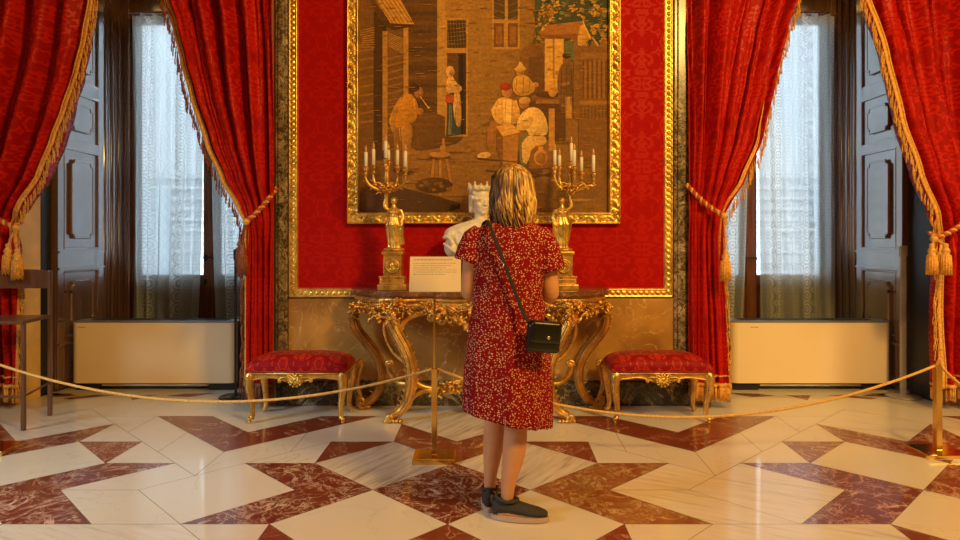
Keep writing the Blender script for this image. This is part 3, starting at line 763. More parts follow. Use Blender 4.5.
# ================================================================== TAPESTRY
TY = WY-.045
TF = empty('framed_tapestry', (X(484, TY), WY-.02, Z(224, TY)), 'large brown village-scene tapestry in a carved gilt frame on the red wall', 'tapestry')
fx0, fx1, fz0 = X(347.5, WY-.03), X(620, WY-.03), Z(224, WY-.03); fz1 = 3.62
bm = NB(); mold_rect(bm, fx0, fx1, fz0, fz1, .094, WY-.0135, prof_pic, ds=.008, nt=18)
build('picture_frame', bm, GOLD2, TF)
bm = NB(); CL = bm.loops.layers.float_color.new('Col')
kk = [0]
def srgb(c): return tuple((v/255/12.92 if v/255 <= .04045 else ((v/255+.055)/1.055)**2.4) for v in c)
def poly(col, pts, flat=False):
    kk[0] += 1; y = TY+.028-.00001*kk[0]
    c = srgb(col)
    # real orange light is added by the room: colours are the cloth's own
    if len(pts) > 4 and not flat:
        for _ in range(1 if len(pts) > 6 else 2 if len(pts) < 6 else 1):
            q = []
            for i in range(len(pts)):
                a, b = Vector(pts[i][:2]), Vector(pts[(i+1) % len(pts)][:2]); q += [tuple(a.lerp(b, .25)), tuple(a.lerp(b, .75))]
            pts = q
    vs = [bm.verts.new((X(a, TY), y, Z(b, TY))) for a, b in pts]
    f = bm.faces.new(vs); f.normal_update()
    if f.normal.y > 0: f.normal_flip()
    xs = [p[0] for p in pts]; ys = [p[1] for p in pts]; w_ = max(xs)-min(xs)+.01; h_ = max(ys)-min(ys)+.01
    for l in f.loops:
        g = 1.0
        if len(pts) > 4 and not flat:   # painted modelling of the woven figures
            g = 1.18-.40*((l.vert.co.x-X(min(xs), TY))/(w_*TY/F))-.25*((Z(min(ys), TY)-l.vert.co.z)/(h_*TY/F))
        l[CL] = (c[0]*g*1.25, c[1]*g*1.02, c[2]*g*.7, 1)
def el(col, cx, cy, rx, ry, rot=0, n=14):
    c, s = math.cos(rot), math.sin(rot)
    poly(col, [(cx+rx*math.cos(2*PI*k/n)*c-ry*math.sin(2*PI*k/n)*s, cy+rx*math.cos(2*PI*k/n)*s+ry*math.sin(2*PI*k/n)*c) for k in range(n)])
def ln(col, a, b, w, w2=None):
    a = Vector(a); b = Vector(b); d = (b-a).normalized(); s = Vector((-d.y, d.x)); w2 = w if w2 is None else w2
    poly(col, [tuple(a-s*w/2), tuple(b-s*w2/2), tuple(b+s*w2/2), tuple(a+s*w/2)])
def rc(col, x0, y0, x1, y1): poly(col, [(x0, y0), (x1, y0), (x1, y1), (x0, y1)])
rt = random.Random(4)
T0 = -70
rc((120, 92, 50), 356, T0, 613, 216)                      # cloth ground
rc((150, 118, 62), 356, 128, 613, 150)
poly((142, 108, 56), [(440, 130), (613, 112), (613, 216), (356, 216), (356, 160)])
rc((92, 66, 38), 402, T0, 437, 118)                       # shaded wall
for k in range(12): rc((78, 56, 34) if k % 2 else (104, 76, 44), 402, 2+k*9, 437, 5+k*9+rt.uniform(0, 2))
poly((158, 124, 68), [(437, T0), (537, T0), (537, 30), (522, 60), (500, 100), (484, 128), (437, 136)])   # house front
for k in range(9): rc((148, 114, 60), 447, 8+k*13, 520-k*2, 10+k*13)
rc((176, 142, 82), 437, T0, 445, 134)
rc((112, 82, 44), 356, T0, 402, 214)                      # hut
rc((72, 50, 30), 373, 10, 383, 160); rc((60, 44, 30), 382, 20, 386, 110)
rc((170, 132, 70), 382, 30, 387, 150); rc((176, 138, 74), 403, 26, 408, 100)
for k in range(9): ln((164, 130, 76), (359+rt.uniform(0, 3), 30+k*2), (374, 26+k*2.5), .8)
for k in range(8): ln((168, 136, 84), (388, 32+k*1.8), (403, 38+k*2.0), .8)
for k in range(12): ln((140, 106, 56), (387, 58+k*7), (403, 54+k*7), 1.6)
for k in range(9): ln((136, 104, 56), (359, 50+k*9), (373, 48+k*9), 2)
poly((88, 62, 36), [(366, -12), (389, 22), (415, 24), (410, 26), (388, 30), (374, 10)])
poly((190, 150, 82), [(368, -14), (392, -16), (414, 23), (390, 22)])
for k in range(6): ln((140, 102, 52), (371+k*4, -10), (392+k*4, 22), .9)
# ground shade and furrows
poly((110, 80, 42), [(408, 112), (445, 112), (470, 140), (430, 150), (408, 150)])
for k in range(22):
    a = rt.uniform(360, 590); b = rt.uniform(142, 210); l = rt.uniform(15, 50)
    poly(rt.choice([(120, 90, 46), (156, 120, 64), (104, 76, 40)]), [(a, b), (a+l*.5, b-1.6), (a+l, b), (a+l*.5, b+1.5)])
poly((84, 60, 34), [(356, 190), (380, 182), (430, 194), (470, 206), (430, 216), (356, 216)])
# doorway and its lattice
rc((178, 140, 78), 445, 17, 468, 136); rc((64, 50, 34), 447, 19, 466, 47)
for k in range(7): ln((120, 100, 60), (447, 20+k*4), (466, 24+k*4-6), .6); ln((120, 100, 60), (447+k*3, 19), (449+k*3, 47), .5)
rc((60, 42, 28), 447, 52, 466, 134); rc((96, 70, 40), 447, 52, 458, 84); rc((40, 30, 22), 460, 54, 463, 134)
# upper window
rc((170, 134, 74), 492, -14, 520, 48); rc((80, 66, 44), 494, -12, 505, 18); rc((80, 66, 44), 508, -12, 518, 18)
for k in range(4): ln((130, 104, 60), (494, -6+k*7), (505, -2+k*7), .6); ln((130, 104, 60), (508, -2+k*7), (518, -6+k*7), .6)
rc((112, 76, 40), 494, 22, 504, 46); rc((112, 76, 40), 508, 22, 518, 46); rc((140, 100, 54), 496, 25, 502, 43); rc((140, 100, 54), 510, 25, 516, 43)
# sky and trees
poly((62, 78, 74), [(537, T0), (613, T0), (613, 52), (580, 60), (545, 44), (534, 40)])
for k in range(260):
    a = rt.uniform(537, 608); b = rt.uniform(-60, 42)
    el(rt.choice([(186, 158, 78), (150, 128, 66), (90, 92, 62), (52, 66, 62), (170, 140, 66), (110, 120, 96)]), a, b, rt.uniform(1.2, 4.5), rt.uniform(.8, 2.6), rt.uniform(-.6, .6), 7)
for (u, v, a, b, n_) in ((546, 16, 8, 14, 70), (554, 6, 7, 7, 30), (600, 27, 9, 4, 26), (597, 9, 9, 5, 26), (574, 8, 6, 5, 14)):
    for k in range(n_):
        q = rt.uniform(0, 6.28); r_ = rt.uniform(0, 1)**.5
        el(rt.choice([(176, 140, 64), (198, 162, 80), (146, 112, 52), (120, 100, 52)]), u+a*r_*math.cos(q), v+b*r_*math.sin(q), rt.uniform(1, 2.4), rt.uniform(.7, 1.4), rt.uniform(-.7, .7), 6)
ln((92, 68, 40), (533, 44), (552, 2), 1.6, .6); ln((92, 68, 40), (540, 30), (533, 8), 1, .5)
# fence, gate, gable
poly((120, 86, 46), [(520, 50), (530, 42), (545, 44), (545, 102), (522, 80)])
rc((96, 70, 40), 529, 56, 542, 100); rc((128, 94, 50), 556, 30, 564, 118)
rc((116, 84, 46), 579, 46, 609, 160); rc((132, 98, 54), 581, 52, 609, 58)
for k in range(6): rc((88, 62, 36), 583+k*4.6, 60, 584.2+k*4.6, 98); rc((134, 98, 54), 585+k*4.6, 60, 587+k*4.6, 98)
rc((140, 104, 58), 580, 100, 609, 104)
for k in range(8): rc((94, 68, 38), 581+k*3.6, 106, 582.2+k*3.6, 118)
for x in (581, 590, 599): poly((126, 92, 50), [(x, 46), (x+5, 37), (x+9, 46)])
for x in (584, 596): ln((190, 152, 88), (x-3, 37), (x+3, 45), 1.4)
rc((196, 160, 90), 545, 36, 564, 96); rc((150, 118, 62), 553, 36, 555, 90)
rc((88, 100, 82), 564, 40, 575, 60); rc((120, 90, 50), 574, 36, 579, 118)
poly((150, 104, 54), [(540, 34), (548, 24), (583, 20), (578, 36)]); poly((118, 82, 44), [(540, 34), (578, 33), (578, 38), (542, 38)])
poly((196, 154, 84), [(583, 20), (592, 36), (585, 44), (578, 46), (578, 34)]); ln((206, 170, 104), (583, 20), (591, 38), 1.4)
# man with pipe on the left
poly((120, 84, 44), [(398, 138), (400, 166), (394, 176), (410, 172), (406, 140)])
poly((150, 110, 52), [(391, 122), (401, 122), (402, 140), (399, 166), (394, 168), (394, 144)]); poly((176, 134, 66), [(400, 122), (412, 122), (412, 138), (409, 152), (408, 170), (403, 170), (402, 146)]); el((84, 58, 34), 397, 170, 5, 2); el((84, 58, 34), 408, 172, 6, 2)
poly((206, 150, 54), [(397, 100), (405, 92), (414, 95), (419, 108), (414, 124), (392, 128), (388, 122), (391, 112)])
poly((180, 136, 60), [(392, 108), (400, 104), (394, 122), (396, 134), (389, 130)])
el((96, 62, 38), 416, 88, 6.5, 5); el((176, 122, 74), 418.5, 92, 4.6, 6); el((72, 46, 30), 414, 87, 5.5, 4.2)
el((176, 124, 76), 420, 111, 3.4, 3.6); ln((216, 186, 130), (420, 96), (428, 107), 1); el((200, 170, 120), 428.5, 107, 1.6, 1.2)
poly((104, 74, 42), [(412, 124), (415, 124), (414, 140), (412, 140)])
# woman at the door
poly((58, 74, 84), [(448, 102), (460, 102), (461, 134), (446, 136)]); poly((110, 120, 118), [(449, 104), (452, 104), (451, 134), (448, 134)])
poly((206, 172, 120), [(453, 92), (460, 88), (462, 124), (457, 128), (453, 112)]); rc((170, 78, 42), 446, 94, 454, 102)
poly((212, 178, 126), [(446, 78), (452, 74), (456, 82), (463, 87), (460, 92), (452, 92), (446, 94)]); el((216, 182, 132), 450, 71, 4.4, 6); el((190, 138, 92), 451.5, 72.5, 2.4, 3.4)
# stool with jug, bundle
for a, b in (((434, 156), (430, 192)), ((446, 156), (452, 190)), ((440, 158), (440, 196))): ln((168, 122, 66), a, b, 2.6)
el((104, 72, 38), 440, 156.5, 11, 3); el((184, 138, 74), 440, 154, 11, 3.2); el((176, 134, 72), 443, 148, 3.4, 3.6); rc((176, 134, 72), 442, 138, 444.4, 146); el((150, 110, 60), 437, 150, 4, 2)
el((92, 66, 38), 434, 185, 19, 8)
for k in range(16): el(rt.choice([(120, 92, 52), (134, 104, 58), (74, 54, 34)]), rt.uniform(418, 450), rt.uniform(179, 190), 2.4, 1.6)
# table group
rc((86, 60, 34), 530, 96, 566, 140); el((120, 86, 48), 548, 97, 17, 5); el((84, 58, 34), 548, 94, 13, 3.4)
rc((140, 104, 58), 536, 99, 566, 103)
el((190, 148, 86), 553, 90, 4.5, 6.5); rc((190, 148, 86), 551.4, 78, 554.6, 86)
poly((112, 84, 50), [(560, 66), (566, 60), (573, 66), (575, 92), (572, 112), (560, 112), (557, 80)]); el((128, 92, 58), 567, 60, 4, 5); el((60, 46, 34), 567, 55, 4.5, 3)
el((176, 130, 84), 557, 72, 2.4, 2.2); rc((176, 138, 76), 566, 96, 572, 118); ln((146, 108, 64), (560, 84), (570, 82), 3)
poly((196, 160, 84), [(512, 80), (518, 74), (526, 74), (534, 82), (536, 90), (526, 96), (514, 94)]); el((188, 138, 88), 520, 70, 4.2, 5.4)
poly((214, 180, 104), [(513, 69), (518, 66), (519, 61), (522, 61), (524, 66), (528, 68), (521, 71)]); el((190, 140, 90), 536, 84, 3, 2.6)
poly((152, 108, 60), [(488, 122), (500, 118), (506, 126), (496, 132), (492, 150), (486, 148)]); el((214, 180, 112), 484, 155, 7, 3.4, -.15)
poly((216, 180, 112), [(494, 104), (500, 96), (512, 98), (520, 106), (520, 118), (512, 126), (498, 124), (490, 112)]); poly((230, 200, 136), [(503, 98), (512, 99), (511, 122), (504, 122)])
el((192, 140, 92), 507, 91, 5.4, 6.2); el((166, 62, 40), 506, 86, 5.6, 4); ln((206, 168, 104), (514, 100), (518, 118), 6)
rc((92, 64, 36), 516, 150, 543, 172); rc((128, 92, 50), 529, 144, 552, 168); el((186, 142, 78), 541, 157, 7, 8); rc((186, 142, 78), 538.6, 146, 543.4, 151); el((150, 110, 58), 541, 158, 5, 6)
poly((104, 116, 96), [(519, 134), (534, 134), (532, 144), (528, 166), (520, 166)]); poly((210, 178, 118), [(522, 136), (545, 134), (548, 144), (532, 146), (528, 164), (522, 162)])
poly((232, 204, 140), [(518, 118), (526, 108), (537, 106), (545, 114), (549, 128), (546, 136), (530, 136), (526, 128), (516, 130)])
poly((216, 186, 122), [(516, 124), (524, 120), (532, 114), (534, 122), (526, 130), (518, 130)]); el((170, 124, 76), 524, 103, 5.2, 5.6); el((196, 160, 98), 525, 100, 6, 4)
poly((206, 164, 94), [(496, 126), (512, 123), (521, 132), (503, 136)]); poly((120, 84, 46), [(497, 128), (503, 136), (503, 168), (497, 150)]); poly((160, 118, 64), [(503, 136), (519, 133), (517, 166), (503, 168)])
el((220, 186, 120), 509, 128, 4, 1.6)
rc((176, 136, 76), 549, 108, 555, 150)
# drapery folds, shadows and highlights woven into the figures
def strokes(col, L, w=1.0):
    for a in L:
        for p, q in zip(a, a[1:]): ln(col, p, q, w*.6, w*.3)
strokes((170, 128, 56), [[(402, 100), (399, 112), (396, 124)], [(409, 98), (410, 112), (406, 124)], [(414, 110), (408, 120)], [(404, 128), (402, 142), (404, 152)], [(409, 128), (409, 146)], [(393, 118), (398, 106)]], 1.2)
strokes((232, 190, 96), [[(405, 95), (401, 104)], [(399, 128), (400, 140)], [(413, 99), (415, 108)]], 1.2)
strokes((150, 112, 66), [[(456, 92), (458, 106), (457, 122)], [(460, 94), (460, 116)], [(449, 82), (453, 90)], [(455, 84), (459, 90)]], .9)
strokes((30, 40, 50), [[(451, 104), (450, 132)], [(456, 106), (455, 132)], [(459, 124), (459, 133)]], 1)
strokes((176, 134, 74), [[(498, 100), (495, 112), (497, 122)], [(506, 98), (505, 122)], [(513, 100), (512, 120)], [(517, 106), (511, 112)], [(492, 124), (492, 140)], [(498, 122), (494, 130)]], 1.1)
strokes((236, 206, 140), [[(501, 99), (499, 110)], [(510, 99), (509, 114)]], 1.1)
strokes((196, 156, 96), [[(530, 110), (528, 122), (532, 132)], [(538, 109), (540, 122), (536, 134)], [(544, 116), (543, 130)], [(524, 112), (521, 122)], [(528, 138), (526, 150), (525, 160)], [(536, 138), (544, 141)]], 1.1)
strokes((110, 80, 40), [[(517, 78), (516, 90)], [(524, 76), (523, 94)], [(530, 80), (529, 92)], [(514, 86), (520, 94)]], 1)
strokes((72, 52, 32), [[(562, 66), (561, 108)], [(567, 64), (567, 110)], [(572, 70), (571, 104)], [(560, 84), (564, 88), (571, 86)]], 1.1)
strokes((86, 62, 36), [[(478, 158), (520, 162)], [(486, 170), (528, 174)], [(500, 168), (552, 176)], [(528, 178), (566, 170)]], 2.6)
for (u, v) in ((507.5, 91), (520, 70), (451.5, 72.5), (419.5, 92), (525, 105)):
    strokes((84, 52, 30), [[(u-1.6, v-.8), (u-.4, v-.8)], [(u+.8, v-.8), (u+2, v-.8)], [(u-.8, v+2.6), (u+1.2, v+2.6)]], .6); strokes((228, 180, 124), [[(u+.3, v-1), (u+.2, v+1.2)]], .7)
for k in range(420):   # weave slubs
    a = rt.uniform(360, 606); b = rt.uniform(-50, 208); l = rt.uniform(2, 9)
    poly(rt.choice([(132, 100, 52), (150, 114, 58), (124, 92, 48), (160, 122, 64)]), [(a, b), (a+l, b-.3), (a+l, b+.3), (a, b+.5)])
tp = build('woven_picture', bm, PAINT, TF, smooth=False)
bm = NB(); box(bm, fx0+.02, fx1-.02, WY-.0128, WY-.0119+.0, fz0+.02, fz1-.02)
build('backing_board', bm, WOODW, TF, smooth=False)

# ================================================================== CONSOLE TABLE
TZ = .945
CT = empty('console_table', (0, 4.88, 0), 'gilded rococo console table with scroll legs and brown marble top', 'table')
outl = []
ctl = [(-1.0, 5.128), (-1.0, 4.98), (-.965, 4.86), (-.86, 4.76), (-.74, 4.66), (-.60, 4.62), (-.42, 4.645), (-.22, 4.60), (0, 4.575)]
half = [(p.x, p.y) for p in spline([(a, b, 0) for a, b in ctl[1:]], 5)]
outl = [ctl[0]]+half+[(-a, b) for a, b in reversed(half[:-1])]+[(1.0, 5.128)]
bm = NB()
def inset(k): return [(x*(1-k), 5.128-(5.128-y)*(1-k*2.0)) for x, y in outl]
def ringstack(bm, lv):
    rings = [[bm.verts.new((x, y, z)) for x, y in inset(k)] for k, z in lv]
    n = len(outl)
    for A, B in zip(rings, rings[1:]):
        for i in range(n): bm.faces.new((A[i], A[(i+1) % n], B[(i+1) % n], B[i]))
    bm.faces.new(rings[0]); bm.faces.new(rings[-1]); bmesh.ops.recalc_face_normals(bm, faces=bm.faces)
ringstack(bm, [(.030, TZ-.05), (.012, TZ-.045), (.0, TZ-.034), (.0, TZ-.02), (.008, TZ-.016), (.006, TZ-.004), (.012, TZ)])
flat_edges(bm); build('marble_top', bm, TABLEM, CT, smooth=None)
bm = NB(); ringstack(bm, [(.05, TZ-.085), (.030, TZ-.075), (.026, TZ-.062), (.040, TZ-.055), (.03, TZ-.0505)])
def front(x):   # y of the top's front edge at x
    for (a, b), (c, d) in zip(outl[1:], outl[2:]):
        if a <= x <= c: return lerp(b, d, (x-a)/max(1e-6, c-a))
    return 4.9
rb = random.Random(9)
def garland(bm, pts, size, n, jitter=.02):
    n = int(n*1.6); size *= 1.1
    P = spline(pts, 10)
    for k in range(n):
        p = P[int(k/(n)*(len(P)-1))]
        d = Vector((rb.uniform(-1, 1), rb.uniform(-1.2, -.1), rb.uniform(-1, 1)))
        leaf(bm, p+Vector((rb.uniform(-1, 1), rb.uniform(-1, .3), rb.uniform(-1, 1)))*jitter, d, size*rb.uniform(.6, 1.2), seg=6)
def cscroll(bm, pts, r, seg=8, e0=1, e1=1, s0=1, s1=1, rs=.028):
    if rs > .015: r *= 1.3
    """swept scroll in the xz plane with curled ends"""
    P = [Vector(p[:3]) for p in pts]
    tube(bm, [tuple(p)+(q,) for p, q in zip(spline(P, 8), [r*(.75+.25*math.sin(PI*i/(len(P)*8-8))) for i in range((len(P)-1)*8+1)])], 0, seg)
    for end, on, sg in ((0, e0, s0), (-1, e1, s1)):
        if not on: continue
        p = P[end]; q = P[1] if end == 0 else P[-2]; d = (p-q).normalized(); nrm = Vector((-d.z, 0, d.x))*sg
        c = p+nrm*rs; a0 = math.atan2((p-c).z, (p-c).x)
        S = spiral(c, rs, rs*.15, 1.35, a0, n=20, sgn=(1 if (Vector((-(p-c).z, 0, (p-c).x)).dot(d) > 0) else -1), dy=-.008)
        tube(bm, [tuple(v)+(lerp(r*.8, r*.45, i/20),) for i, v in enumerate(S)], 0, seg)
        ell(bm, c+Vector((0, -.008, 0)), r*.7, seg=8)
# carved apron
for s in (-1, 1):
    pts = [(s*x, front(s*x)+.03, z) for x, z in ((.90, .82), (.78, .83), (.66, .84))]
    garland(bm, pts, .05, 16, .025)
    for x0_, x1_, zz in ((.60, .34, .80), (.36, .14, .79)):
        cscroll(bm, [(s*x0_, front(s*x0_)+.05, zz), (s*lerp(x0_, x1_, .3), front(s*x0_)+.04, zz+.035), (s*lerp(x0_, x1_, .7), front(s*x1_)+.04, zz+.035), (s*x1_, front(s*x1_)+.04, zz-.02)], .017, s0=s, s1=s)
    garland(bm, [(s*.56, front(s*.56)+.04, .79), (s*.42, front(s*.42)+.04, .84), (s*.25, front(s*.25)+.03, .80), (s*.12, front(s*.12)+.02, .80)], .045, 34, .022)
    # side apron running back to the wall
    tube(bm, [(s*.90, 4.86, .84), (s*.93, 5.0, .84), (s*.93, 5.1, .84)], .025, 8)
    garland(bm, [(s*.93, 4.86, .82), (s*.96, 4.97, .80), (s*.96, 5.08, .80)], .05, 14, .02)
xs_ = [k/20*.98 for k in range(-18, 19)]
for z_, r_ in ((.872, .016), (.835, .024)): tube(bm, [(x, front(x)+.055, z_-.010*math.cos(x*14)) for x in xs_], r_, 8)
garland(bm, [(-.85, front(-.85)+.03, .83), (-.4, front(.4)+.03, .83), (0, front(0)+.03, .83), (.4, front(.4)+.03, .83), (.85, front(.85)+.03, .83)], .036, 90, .018)
for s in (-1, 1):
    garland(bm, [(s*.80, front(s*.8)+.04, .80), (s*.70, front(s*.7)+.04, .76), (s*.60, front(s*.6)+.03, .74)], .05, 22, .025)
    garland(bm, [(s*.34, front(s*.34)+.04, .80), (s*.22, front(s*.22)+.04, .76), (s*.10, front(s*.1)+.02, .72), (0, 4.62, .70)], .050, 34, .026)
    garland(bm, [(s*.60, front(s*.6)+.01, .86), (s*.64, front(s*.64)+.02, .80)], .05, 14, .022)
# central pierced cartouche
for k in range(11):
    a = PI*(1+k/10); leaf(bm, (0, 4.60, .82), (math.cos(a), -.35, math.sin(a)), .085, seg=8)
ell(bm, (0, 4.585, .80), (.045, .03, .055))
for s in (-1, 1): cscroll(bm, [(s*.13, 4.62, .84), (s*.15, 4.61, .77), (s*.10, 4.61, .70), (s*.03, 4.61, .68)], .014, s0=s, s1=-s)
build('carved_apron', bm, GOLD, CT)
def mirror(pts, s): return [(p[0]*s,)+tuple(p[1:]) for p in pts]
def fpt(px, py, Y=4.68): return ((478-px)*Y/F*1.0, Y, Z(py, Y))
for s in (-1, 1):
    # front leg: bold double scroll
    bm = NB()
    L = [fpt(397, 300)+(.026,), fpt(389, 308)+(.030,), fpt(389, 320)+(.034,), fpt(396, 335)+(.036,), fpt(404, 350)+(.036,), fpt(409, 367)+(.034,), fpt(409, 386)+(.030,), fpt(405, 401)+(.028,), fpt(398, 411)+(.026,), fpt(390, 416, 4.66)+(.022,)]
    L = [(-a, b, c, r) for a, b, c, r in L] if s < 0 else L
    # sign: left leg must lie at negative x
    L = [(-abs(a)*1 if s < 0 else abs(a), b, c, r) for a, b, c, r in L]
    L = [(a, b, c, r*1.22) for a, b, c, r in L]; S = spline(L, 8); tube(bm, [tuple(v) for v in S], 0, 30, flute=.13)
    # reeding ridges
    for dy, dx in ((-.028, .012), (-.030, -.010)):
        tube(bm, [(v[0]+dx*-s, v[1]-v[3]*.95, v[2], v[3]*.22) for v in S], 0, 6)
    # crest volute and foot volute
    hx, hz = S[0][0], S[0][2]
    tube(bm, [tuple(v)+(lerp(.022, .010, i/24),) for i, v in enumerate(spiral((hx+s*-.0-.0, 4.67, hz-.035), .036, .006, 1.4, PI/2, n=24, sgn=-s))], 0, 8)
    fx, fz = S[-1][0], .034
    tube(bm, [tuple(v)+(lerp(.020, .010, i/24),) for i, v in enumerate(spiral((fx+s*.012, 4.645, fz), .024, .005, 1.5, -PI/2, n=24, sgn=s, dy=-.03))], 0, 8)
    for k in range(5): ell(bm, (fx+s*(.04-.026*k), 4.635, .016), (.016, .024, .015), seg=8)
    garland(bm, [tuple(S[2][:3]), tuple(S[14][:3]), tuple(S[26][:3])], .045, 14, .018)
    for v in S[10:60:4]: leaf(bm, (v[0]-s*v[3]*.9, v[1]-.01, v[2]), (-s*.6, -.3, .7), .03, seg=6)
    # inner C scroll braced against the leg
    sx = lambda px: s*abs((478-px)*4.70/F)
    cscroll(bm, [(sx(398), 4.70, Z(335, 4.7)), (sx(402), 4.70, Z(322, 4.7)), (sx(414), 4.70, Z(314, 4.7)), (sx(430), 4.70, Z(313, 4.7)), (sx(437), 4.70, Z(322, 4.7))], .019, s0=s, s1=-s, rs=.026)
    cscroll(bm, [(sx(401), 4.72, Z(362, 4.7)), (sx(390), 4.74, Z(352, 4.7)), (sx(382), 4.74, Z(334, 4.7)), (sx(383), 4.72, Z(316, 4.7)), (sx(378), 4.70, Z(303, 4.7))], .013, e0=0, s0=s, s1=s, rs=.016)
    for v in S[6:64:3]: leaf(bm, (v[0]+s*v[3]*.9, v[1]-.012, v[2]), (s*.5, -.5, .7), .030, seg=6)
    build('front_leg', bm, GOLD, CT)
    # back leg
    bm = NB(); Yb = 5.0
    bx_ = lambda px: s*abs((480-px)*Yb/F)
    L = [(bx_(362), Yb-.03, Z(303, Yb), .022), (bx_(355), Yb-.03, Z(314, Yb), .026), (bx_(357), Yb-.02, Z(328, Yb), .030), (bx_(366), Yb, Z(341, Yb), .032), (bx_(376), Yb, Z(354, Yb), .030), (bx_(381), Yb+.02, Z(371, Yb), .028), (bx_(379), Yb+.02, Z(388, Yb), .026), (bx_(371), Yb+.02, .075, .024), (bx_(361), Yb+.02, .040, .022)]
    L = [(a, b, c, r*1.22) for a, b, c, r in L]; S = spline(L, 8); tube(bm, [tuple(v) for v in S], 0, 30, flute=.13)
    tube(bm, [(v[0], v[1]-v[3]*.98, v[2], v[3]*.22) for v in S], 0, 6)
    e = S[-1]; tube(bm, [tuple(v)+(lerp(.020, .009, i/24),) for i, v in enumerate(spiral((e[0]+s*.0, e[1]-.01, e[2]+.024), .034, .005, 1.5, -PI/2, n=24, sgn=s, dy=-.02))], 0, 8)
    ell(bm, (e[0]-s*.04, e[1], .020), (.04, .03, .019)); ell(bm, (e[0], e[1], .014), (.03, .025, .013))
    cscroll(bm, [(e[0]+s*.005, Yb+.03, .09), (e[0]+s*.032, Yb+.03, .18), (e[0]+s*.022, Yb+.02, .27), (e[0]-s*.01, Yb, .36)], .016, s0=s, s1=-s, rs=.02)
    for v in S[6:54:5]: leaf(bm, (v[0]+s*v[3]*.8, v[1]-.01, v[2]), (s*.7, -.3, .5), .032, seg=6)
    garland(bm, [tuple(S[0][:3]), tuple(S[12][:3])], .05, 10, .02)
    build('back_leg', bm, OLDGOLD, CT)
# stretcher
bm = NB()
for s in (-1, 1):
    sx = lambda px, Y=4.72: s*abs((480-px)*Y/F)
    cscroll(bm, [(sx(384), 4.95, .36), (sx(388), 4.85, .31), (sx(398), 4.74, .27), (sx(409), 4.70, .27)], .016, e0=1, e1=0, s0=s)
    cscroll(bm, [(sx(410), 4.72, .36), (sx(414), 4.74, .28), (sx(426), 4.76, .225), (sx(442), 4.78, .225), (sx(456), 4.78, .27)], .019, e0=0, e1=1, s1=s)
    cscroll(bm, [(sx(409), 4.71, .10), (sx(414), 4.73, .17), (sx(428), 4.75, .21), (sx(448), 4.77, .19), (sx(466), 4.78, .22)], .015, e0=0, e1=1, s1=-s)
    garland(bm, [(sx(436), 4.76, .20), (sx(448), 4.76, .25), (sx(462), 4.76, .23)], .045, 18, .02)
    garland(bm, [(sx(418), 4.80, .30), (sx(428), 4.82, .34), (sx(436), 4.80, .30)], .035, 8, .015)
for k in range(13):
    a = PI*k/12; leaf(bm, (0, 4.77, .24), (math.cos(a), -.3, math.sin(a)), .09, seg=8)
ell(bm, (0, 4.75, .25), (.05, .04, .05)); ell(bm, (0, 4.77, .18), (.09, .05, .04))
build('stretcher', bm, GOLD, CT)

